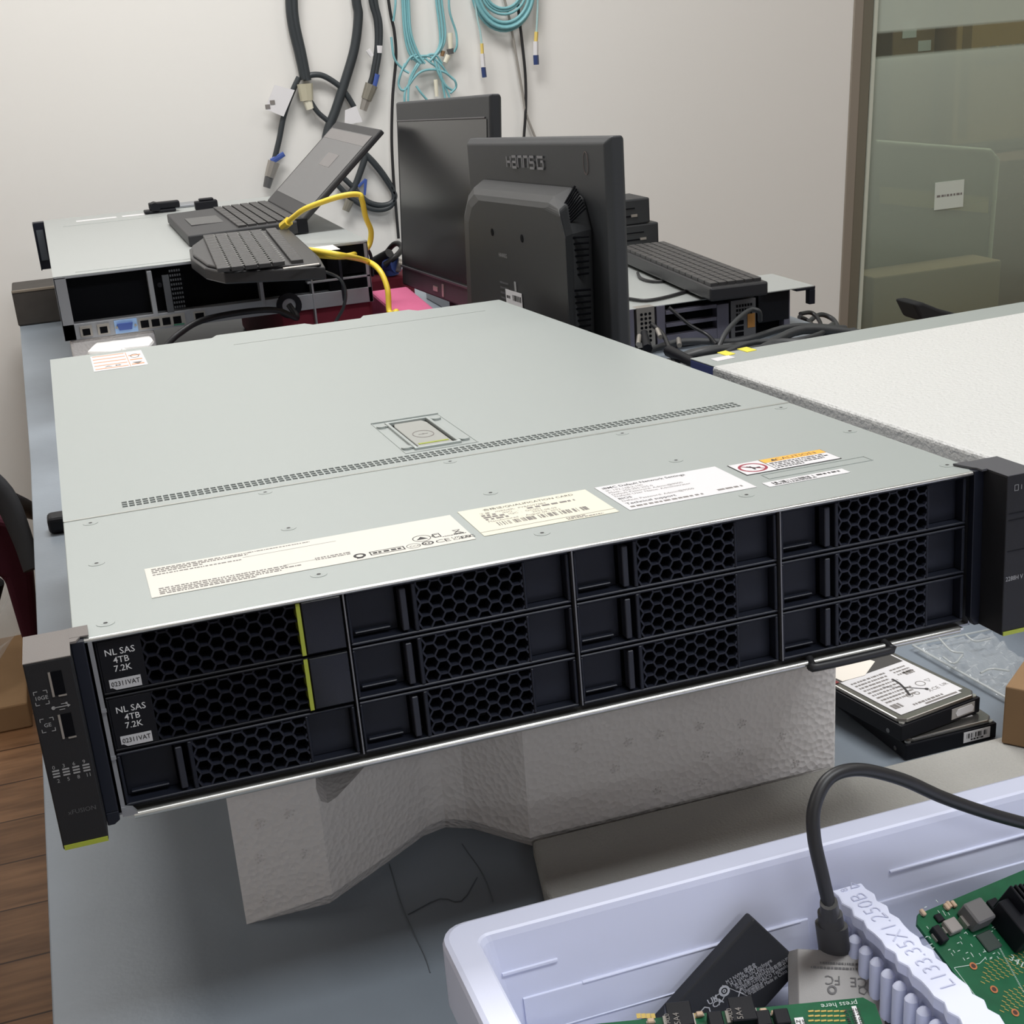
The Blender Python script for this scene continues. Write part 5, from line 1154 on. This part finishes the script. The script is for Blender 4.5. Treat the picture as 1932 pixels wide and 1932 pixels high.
# keyboard on it
kz2 = szt+.027
kq = [onz(u, kz2) for u in ((1340, 541), (1474, 537), (1285, 470), (1175, 468))]
kx_ = (kq[1]-kq[0]); 
ka = kq[0]; kdir = ((kq[2]-kq[1])+(kq[3]-kq[0])).normalized(); kw = V((kdir.y, -kdir.x, 0)); kw = kw if kw.x > 0 else -kw; KL, KW = .44, (kq[1]-kq[0]).dot(kw)
Fk = frame_mx(V((ka.x, ka.y, kz2)), kw, kdir)
t = thing('keyboard', 'flat black keyboard lying on the back right server', 'keyboard', (ka.x, ka.y, szt))
m = MB(); m.box((0, 0, -.022), (KW, KL, -.002), Fk); m.obj('body', KBM, t, .003, 2, True)
m = MB()
for i in range(6):
    n = (16, 21, 21, 19, 18, 11)[i]
    for k in range(n): a0 = .010+(KL-.02)*k/n; b0 = KW*(.05+.15*i); m.box((b0, a0, -.003), (b0+KW*.125, a0+(KL-.02)/n-.002, .003), Fk)
m.obj('keys', KEYM, t, .0006, 1, True)
cable('thin black keyboard cable crossing the back right server lid', [onz(u, szt+.003) for u in ((1150, 565), (1180, 563), (1215, 567), (1250, 562), (1300, 548))]+[V((ka.x+.02, ka.y+.12, szt+.0035))], .0026, RUB, 'keyboard_cable')
cable('thin black cable curl beside the keyboard on the back right server', [onz(u, szt+.003) for u in ((1203, 515), (1208, 524), (1225, 530), (1245, 531), (1265, 528))], .0024, RUB, 'keyboard_cable')
# stacked black boxes at the wall end
ybx = 1.80
def bbox(label, u0, u1, z0, z1, dpt):
    a, c = ony(u0, ybx), ony(u1, ybx)
    t = thing('adapter_box', label, 'box', (c.x-.13, ybx, z0), (0, 0, 0), 'black boxes behind the monitor')
    m = MB(); m.box((0, 0, 0), (.13, dpt, z1-z0)); m.obj('case', mat('box_black', rgb(44, 46, 48), .5, 0, .4, ('noise', 60, .2, .002)), t, .003)
    m = MB(); m.box((.012, -.0008, (z1-z0)*.3), (.10, 0, (z1-z0)*.36)); m.box((.012, -.0008, (z1-z0)*.62), (.10, 0, (z1-z0)*.66)); m.obj('case_groove', PITM, t)
    m = MB(); m.box((.092, -.0016, (z1-z0)*.30), (.104, 0, (z1-z0)*.40)); m.obj('silver_tab', SILV, t)
    return t
zA, zB, zC = szt+.0004, ony((1230, 420), ybx).z, ony((1227, 372), ybx).z
bbox('lower black box of the pair behind the vented-hump monitor', (1175, 468), (1244, 468), zA, zB, .10)
bbox('upper black box of the pair behind the vented-hump monitor', (1175, 415), (1227, 415), zB+.0006, zC, .09)
# loose cables at the back right
for lab, pts, r_, mm_ in (
    ('grey cable arching in front of the back right server ports', [((1352, 665), 1.12), ((1368, 630), 1.14), ((1390, 604), 1.17), ((1415, 585), 1.20), ((1432, 588), 1.20), ((1434, 605), 1.21)], .0035, RUB2),
    ('black cable crossing the slots of the back right server', [((1262, 580), 1.255), ((1300, 612), 1.24), ((1335, 632), 1.22), ((1352, 650), 1.18)], .0026, RUB),
    ('black cable hanging from the silver ports of the back right server', [((1230, 612), 1.262), ((1250, 630), 1.22), ((1262, 655), 1.16), ((1275, 690), 1.05)], .0034, RUB),
    ('black cable loop right of the back right server, first of the three', [((1508, 598), 1.55), ((1522, 604), 1.56), ((1538, 620), 1.52), ((1550, 642), 1.45), ((1552, 668), 1.3)], .0040, RUB),
    ('black cable loop nearest the glass partition', [((1520, 612), 1.66), ((1545, 594), 1.70), ((1568, 600), 1.70), ((1580, 615), 1.66), ((1586, 640), 1.58)], .0045, RUB2),
    ('black cable loop between the other two by the partition', [((1510, 592), 1.6), ((1530, 590), 1.62), ((1544, 602), 1.6), ((1552, 625), 1.55), ((1556, 660), 1.4)], .0038, RUB)):
    cable(lab, [ony(u, y) for u, y in pts], r_, mm_, 'loose_cable')
t = thing('cable_bundle', 'tangle of dark cables on the bench in front of the back right server', 'cables', (.85, 1.12, 0)); 
m = MB(); r = random.Random(5)
for k in range(12):
    y = 1.00+.018*k; m.tube([(.76+r.uniform(-.04, .03), y, .008), (.84, y+r.uniform(-.05, .03), .012+r.uniform(0, .022)), (.93, y+r.uniform(-.03, .05), .014+r.uniform(0, .022)), (1.02, y+r.uniform(-.05, .05), .010+r.uniform(0, .02)), (1.12, y+r.uniform(-.02, .08), .008)], r.uniform(.0035, .007), 8, 6)
m.obj('strands', RUB2, t, 0, 2, True); tag(t, kind='stuff')
for lab, u0, u1 in (('silver cable plug leftmost below the silver port module', (1206, 634), (1204, 650)), ('silver cable plug right of the silver port module', (1240, 622), (1246, 636)), ('silver cable plug below the slots of the back right server', (1280, 640), (1282, 652))):
    m = MB(); m.tube([ony(u0, 1.225), ony(u1, 1.20)], .0036, 8, 1); tag(m.obj('cable_plug', SILV), lab, 'plug', 'plugs at the back right server')
m = MB(); m.tube([ony((1215, 628), 1.235), ony((1222, 658), 1.18)], [.005, .007], 8, 1); tag(m.obj('cable_plug', BLK2), 'black cable plug in the silver port module', 'plug', 'plugs at the back right server')
m = MB(); m.tube([ony((1262, 662), 1.10), ony((1320, 690), 1.0)], [.008, .006], 8, 1); tag(m.obj('cable_plug', BLK2), 'fat black plug lying at the corner of the navy-edged server', 'plug', 'plugs at the back right server')
# black chair pushed between the bench and the partition: only its armrest shows
q = [ony(u, 1.78) for u in ((1724, 573), (1742, 571), (1775, 584), (1836, 600), (1836, 612), (1800, 622), (1740, 606))]
t = thing('office_chair', 'black chair armrest poking up beyond the white foam board', 'chair', (q[3].x, 1.9, FZ))
m = MB(); m.hexa(q, [p+V((0, .07, 0)) for p in q]); m.obj('armrest', BFAB, t, .006, 3, True)
m = MB(); cx_ = (q[1].x+q[3].x)/2; m.box((cx_-.02, 1.80, FZ+.40), (cx_+.02, 1.83, q[5].z+.004)); m.obj('arm_post', BLK2, t, .004, 2, True)
m = MB(); m.box((cx_-.04, 1.62, FZ+.36), (cx_+.42, 2.06, FZ+.43)); m.obj('seat', BFAB, t, .02, 3, True)
m = MB(); m.cyl((cx_+.19, 1.84, FZ+.02), (cx_+.19, 1.84, FZ+.36), .03, 14); m.cyl((cx_+.19, 1.84, FZ), (cx_+.19, 1.84, FZ+.03), .22, 24); m.obj('pedestal', BLK2, t, 0, 2, True)
# ================================================================= CABLES ON THE WALL
wy0 = WY-.014
def W_(u, d=0.): return ony(u, wy0-d)
def wcab(name, label, grp, runs, extra=()):
    nrm_ = lambda e: W_(e[0], e[1]) if isinstance(e[0], tuple) else W_(e)
    first = nrm_(runs[0][0][0])
    t = thing(name, label, 'cable', tuple(first), (0, 0, 0), grp)
    for pts, r_, mm_, pn in runs:
        m = MB(); m.tube([nrm_(e) for e in pts], r_, 10, 7); m.obj(pn, mm_, t, 0, 2, True)
    for pn, mm_, u0, u1, r0, flat in extra:
        m = MB(); m.tube([W_(u0, .004), W_(u1, .004)], [r0, r0*.82], 8 if flat else 10, 1, False, flat or 1); m.obj(pn, mm_, t, .001, 1, True)
    return t
BC = mat('data_cable_black', rgb(50, 55, 58), .45)
t = wcab('data_cable', 'thick black double cable with a clear plug, leftmost hanging on the wall', 'black data cables', [([(605, -186), (570, -150), (549, -80), (546, 0), (551, 50), (563, 100), (574, 150)], .0085, BC, 'cable_sheath'), ([(603, -176), (576, -140), (556, -75), (554, 0), (558, 45), (570, 100), (580, 152)], .0085, BC, 'cable_sheath'),
    ([(564, 146), (555, 165), (543, 195), (534, 225), (527, 262), (518, 300)], .0058, BC, 'cable_branch'), ([(574, 146), (592, 141), (612, 144), (640, 162), (655, 180), (668, 202)], .0058, BC, 'cable_branch'), ([(585, 190), (600, 212), (622, 232), (640, 258)], .0052, BC, 'cable_branch')],
    [('clear_plug', mat('clear_plastic_ivory', rgb(198, 192, 168), .3, 0, .5, alpha=.85), (575, 158), (579, 190), .017, .6), ('plug_tip', IVORY, (580, 190), (585, 206), .010, .7), ('pull_tab', BLUEP, (512, 305), (536, 290), .007, .35), ('plug', SILV, (517, 305), (508, 334), .013, .6), ('plug_tip', GSTEEL, (508, 334), (503, 354), .010, .5)])
m = MB(); Q = [W_(u, .010) for u in ((518, 160), (556, 170), (535, 220), (500, 206))]; m.hexa(Q, [p+V((0, .0012, 0)) for p in Q]); lb = m.obj('cable_tag', LABW, t, 0, 2, True)
m = MB()
for u in ((515, 193), (506, 201)): p = W_(u, .011); m.box((p.x-.006, p.y, p.z-.004), (p.x+.004, p.y+.0004, p.z+.004))
m.obj('print', LPRN, lb, 0, 2, True)
m = MB(); Q = [W_(u, .008) for u in ((651, 208), (672, 200), (684, 230), (650, 236))]; m.hexa(Q, [p+V((0, .0012, 0)) for p in Q]); m.obj('cable_tag', LABW, t, 0, 2, True)
wcab('data_cable', 'thick black cable sweeping down behind the laptop screen', 'black data cables', [([(608, -184), (640, -155), (664, -90), (672, 0), (676, 30), (669, 90), (652, 150), (634, 205), (618, 250), (610, 300)], .0098, BC, 'cable_sheath')])
wcab('data_cable', 'black cable pair ending in a grey plug above the laptop', 'black data cables', [([(655, -180), (680, -140), (695, -70), (700, 0), (710, 40), (711, 90), (703, 140), (698, 158)], .0054, BC, 'cable_sheath'), ([(657, -190), (688, -146), (704, -70), (708, 0), (717, 45), (716, 95), (708, 145)], .0054, BC, 'cable_sheath')],
    [('plug', mat('plug_grey', rgb(138, 134, 122), .4, .3), (701, 160), (691, 188), .014, .6), ('plug_tip', SILV, (691, 188), (685, 208), .010, .5), ('pull_tab', BLUEP, (712, 140), (706, 165), .006, .35), ('small_tag', LABW, (716, 86), (716, 100), .007, .4), ('small_tag', LABW, (694, 94), (702, 106), .006, .4)])
wcab('data_cable', 'black cables looping out below the laptop screen corner', 'black data cables', [([(640, 240), (690, 292), (718, 325), (740, 358), (745, 372), (736, 384), (715, 387), (690, 378), (665, 352), (640, 328)], .0056, BC, 'cable_sheath'), ([(655, 260), (700, 300), (728, 335), (743, 365), (738, 388), (716, 396), (690, 390), (660, 372), (636, 348)], .0056, BC, 'cable_sheath'), ([(690, 294), (682, 318), (670, 350), (660, 366)], .0070, BC, 'cable_branch')],
    [('plug', mat('plug_grey', rgb(138, 134, 122), .4, .3), (660, 378), (652, 398), .010, .6), ('pull_tab', BLUEP, (676, 352), (690, 338), .004, .35), ('pull_tab', BLUEP, (690, 338), (688, 368), .004, .35)])
def wsingle(label, us, r_, mm_, name='wall_cable'): return cable(label, [W_(u) for u in us], r_, mm_, name)
wsingle('thin black cable running down the wall left of the facing monitor', ((690, -500), (712, -200), (733, 0), (744, 60), (747, 110), (741, 180), (739, 260), (742, 330), (746, 380), (752, 450)), .0032, RUB)
wsingle('thin black cable behind the upper right of the facing monitor', ((950, -500), (968, -200), (977, 0), (984, 70), (991, 140), (992, 200), (989, 252), (986, 300)), .0032, RUB)
wsingle('thin grey cable crossing the black one on the wall', ((860, -500), (920, -120), (952, 0), (962, 40), (973, 100), (985, 170), (993, 215), (1008, 255), (1030, 310)), .0026, GCAB)
# aqua fibre bundle
CY2 = CYAN
def P_(us): return [(u, .004*i % .012) for i, u in enumerate(us)]
runs = []
for dx, dd in ((0, 0), (4, .004), (8, .002), (12, .006)): runs.append(([((790+dx*.3, -150), dd), ((764+dx, -100), dd), ((757+dx, -50), dd), ((759+dx, 0), dd), ((763+dx, 60), dd+.002), ((772+dx*1.4, 100), dd+.004), ((790+dx, 120), dd+.006)], .0026, CY2, 'fibre_strand'))
for dx, dd in ((0, 0), (5, .004), (10, .002)): runs.append(([((794+dx*.3, -150), dd), ((814+dx, -100), dd), ((821+dx, -50), dd), ((823+dx, 0), dd), ((830+dx, 60), dd+.002), ((828+dx*.6, 90), dd+.004), ((812, 115), dd+.006)], .0026, CY2, 'fibre_strand'))
for us in ([(800, -150), (834, -100), (846, -30), (848, 20), (860, 60), (862, 85), (857, 98)], [(738, 70), (744, 110), (760, 130), (772, 138)], [(786, -150), (756, -90), (747, -20), (746, 10), (742, 40)],
           [(764, 120), (756, 140), (752, 158), (758, 170), (768, 165), (785, 130), (805, 106), (822, 104), (834, 120)], [(775, 112), (795, 106), (815, 108), (832, 122), (845, 140), (858, 152), (860, 165), (850, 176)],
           [(768, 165), (790, 138), (815, 131), (838, 136), (856, 150)], [(762, 128), (775, 108), (790, 104), (800, 112)], [(795, 110), (782, 130), (772, 155), (770, 190), (770, 210)], [(825, 115), (832, 140), (838, 175), (842, 200)], [(818, 110), (828, 140), (846, 178), (850, 200)], [(765, 165), (763, 185), (764, 210)], [(785, 162), (795, 176), (812, 196)], [(800, 108), (812, 118), (826, 130), (840, 160), (856, 172)]):
    runs.append(([(u, .006+.003*(i % 2)) for i, u in enumerate(us)], .0024, CY2, 'fibre_strand'))
t = wcab('fibre_cable', 'knotted bundle of aqua fibre cables hanging above the facing monitor', 'aqua fibre cables', runs, [('fibre_plug', IVORY, (849, 62), (850, 92), .006, .7), ('plug_boot', GSTEEL, (849, 92), (851, 102), .008, .7), ('fibre_plug', IVORY, (846, 104), (840, 118), .006, .7), ('fibre_plug', IVORY, (822, 150), (824, 182), .005, .7), ('brown_ferrule', CARDD, (836, 96), (834, 106), .005, .7)])
# aqua fibre coil: rings of fibre hanging on the wall
t = thing('fibre_coil', 'round coil of aqua fibre cable with two white and blue connectors', 'cable', tuple(W_((948, -20))), (0, 0, 0), 'aqua fibre cables')
cc = W_((948, -22)); px2m = (W_((1048, -22))-cc).length/100
for k, (rx, ry, oy, rr_) in enumerate(((62, 82, 2, .0036), (58, 78, 0, .0036), (55, 74, 0, .0036), (52, 68, -2, .0036), (59, 76, 4, .0036), (40, 44, 0, .0030), (37, 40, -2, .0030), (46, 50, 2, .0028))):
    m = MB(); pts = [cc + V((math.cos(a)*rx*px2m*.93, -.003-.0022*(k % 5), math.sin(a)*ry*px2m*.84-oy*px2m*.3)) for a in [2*math.pi*i/36 for i in range(37)]]
    m.tube(pts, rr_, 8, 1); m.obj('fibre_loop', CY2, t, 0, 2, True)
for us, (b0, b1), (w0, w1), (d0, d1) in (([(893, -30), (900, 30), (906, 60), (909, 86)], ((909, 82), (910, 101)), ((910, 101), (912, 126)), ((912, 127), (914, 146))), ([(1015, -40), (1014, 20), (1012, 64)], ((1012, 60), (1011, 78)), ((1011, 78), (1011, 104)), ((1011, 104), (1012, 122)))):
    m = MB(); m.tube([W_(u, .006) for u in us], .0022, 8, 6); m.obj('fibre_tail', mat('pale_fibre', rgb(168, 200, 200), .4), t, 0, 2, True)
    wd2 = .0052 if us[0][0] < 900 else .0062
    for pn, mm_, (s0, s1), r0 in (('connector_boot', mat('yellow_boot', rgb(222, 196, 110), .5), (b0, b1), wd2*.75), ('connector_body', LABW, (w0, w1), wd2), ('connector_clip', mat('connector_blue', rgb(44, 62, 110), .45), (d0, d1), wd2*1.05)):
        m = MB(); m.tube([W_(s0, .008), W_(s1, .008)], r0, 4, 1, False); m.obj(pn, mm_, t, .0006, 1, True)
# ================================================================= BEYOND THE LEFT EDGE OF THE BENCH
t = thing('office_chair', 'maroon office chair with a black armrest beside the left bench edge', 'chair', (-.32, 1.5, FZ))
m = MB()
q = [ony(u, 1.15) for u in ((-160, 930), (20, 985), (62, 1085), (73, 1216), (44, 1216), (8, 1095), (-160, 1010))]
m.hexa(q, [p+V((0, .10, 0)) for p in q]); m.obj('backrest', MAROON, t, .008, 3, True)
m = MB(); m.tube([ony((-60, 880), 1.14), ony((5, 935), 1.12), ony((40, 1010), 1.10), ony((60, 1075), 1.08)], [.020, .012], 12, 5, True, .55); m.obj('armrest', BFAB, t, 0, 2, True)
m = MB(); m.tube([ony((20, 945), 1.2), ony((42, 955), 1.3), ony((60, 965), 1.4)], .012, 8, 4); m.obj('adjuster_knob', BLK2, t, 0, 2, True)
m = MB(); m.tube([(-.30, 1.27, -.31), (-.19, 1.27, -.28), (-.13, 1.24, -.16)], .013, 10, 4); m.obj('back_support', BLK2, t, 0, 2, True)
m = MB(); m.box((-.82, 1.16, -.32), (-.24, 1.62, -.25)); m.obj('seat', MAROON, t, .02, 3, True)
m = MB(); m.cyl((-.58, 1.4, FZ+.06), (-.58, 1.4, -.32), .03, 14); m.obj('gas_lift', BLK2, t, 0, 2, True)
for k in range(5):
    a = k*2*math.pi/5+.3; m = MB(); e = V((-.58+.26*math.cos(a), 1.4+.26*math.sin(a), FZ+.075)); m.tube([(-.58, 1.4, FZ+.10), e], [.024, .016], 10, 1); lg = m.obj('leg', BLK2, t, 0, 2, True)
    m = MB(); m.cyl(e+V((0, -.012, -.045)), e+V((0, .012, -.045)), .0295, 14); m.obj('caster', RUB, lg, 0, 2, True)
a = onz((60, 1372), FZ)
t = thing('cardboard_box', 'low cardboard box on the floor left of the bench', 'box', (a.x-.26, a.y+.2, FZ)); m = MB(); m.box((-.28, -.2, 0), (.262, .2, .055)); m.obj('carton', CARDD, t, .004)
m = MB(); m.box((-.03, -.2005, 0), (.03, .2005, .0558)); m.obj('tape', CARDD, t)
t = thing('plastic_bag', 'crumpled clear plastic bag on the low cardboard box', 'bag', (a.x-.17, a.y+.16, FZ+.0565))
m = MB(); vs = []; fs = []; r = random.Random(2); NU, NV = 22, 12
for i in range(NV+1):
    for j in range(NU):
        th_, ph_ = math.pi*i/NV, 2*math.pi*j/NU; k = 1+.13*math.sin(3*ph_+2*th_)+.10*math.sin(7*ph_-5*th_)+.06*r.uniform(-1, 1)
        vs.append(V((.20*math.sin(th_)*math.cos(ph_)*k, .16*math.sin(th_)*math.sin(ph_)*k, max(.001, .17+.17*math.cos(th_)*k))))
for i in range(NV):
    for j in range(NU): fs.append((i*NU+j, i*NU+(j+1) % NU, (i+1)*NU+(j+1) % NU, (i+1)*NU+j))
m.add(vs, fs, True); m.obj('bag_film', pbm, t)
# ================================================================= LIGHT
def area(name, loc, rot, sx_, sy_, power, col=(1, 1, 1)):
    l = bpy.data.lights.new(name, 'AREA'); l.shape = 'RECTANGLE'; l.size = sx_; l.size_y = sy_; l.energy = power; l.color = col
    o = bpy.data.objects.new(name, l); COL.objects.link(o); o.location = loc; o.rotation_euler = rot; return o
area('ceiling_or_fill_light', (.25, 1.45, CZ-.02), (0, 0, 0), 1.2, .5, 40, (1, .99, .98))
area('ceiling_or_fill_light', (-1.7, .7, CZ-.02), (0, 0, 0), 1.2, .5, 9, (1, .985, .96))  # fill lamp added to lift the foam board's edge and the left side
area('ceiling_or_fill_light', (2.6, .9, CZ-.02), (0, 0, 0), 1.2, .5, 12, (1, .97, .93))
area('ceiling_or_fill_light', (.8, -.7, CZ-.02), (0, 0, 0), 1.2, .5, 30, (.94, .97, 1))
area('ceiling_or_fill_light', (1.2, -3.2, CZ-.02), (0, 0, 0), 1.2, .5, 22, (.94, .97, 1))
area('ceiling_or_fill_light', (-.8, -5.2, CZ-.02), (0, 0, 0), 1.2, .5, 24, (.94, .97, 1))
area('ceiling_or_fill_light', (2.8, 2.75, CZ-.02), (0, 0, 0), 1.2, .4, 26, (.97, 1, .95))  # fill lamp added beyond the glass to brighten the boxes there
w = bpy.data.worlds.new('room_world'); S.world = w; w.use_nodes = True
w.node_tree.nodes['Background'].inputs[0].default_value = (.9, .95, 1, 1); w.node_tree.nodes['Background'].inputs[1].default_value = .05
# ================================================================= CAMERA
cam = bpy.data.cameras.new('camera'); co = bpy.data.objects.new('camera', cam); COL.objects.link(co)
mw = M.Identity(4)
for i in range(3): mw[i][0], mw[i][1], mw[i][2], mw[i][3] = CR[0][i], -CR[1][i], -CR[2][i], CC[i]
co.matrix_world = mw
cam.sensor_width = 36; cam.sensor_fit = 'HORIZONTAL'; cam.lens = CF/1932*36; cam.shift_x = 0; cam.shift_y = (CY-966)/1932; cam.clip_start = .01
S.camera = co
vs_ = S.view_settings; S.display_settings.display_device = 'sRGB'
vs_.view_transform = 'Standard'; vs_.look = 'None'; vs_.gamma = 1; vs_.exposure = 0; vs_.use_curve_mapping = False
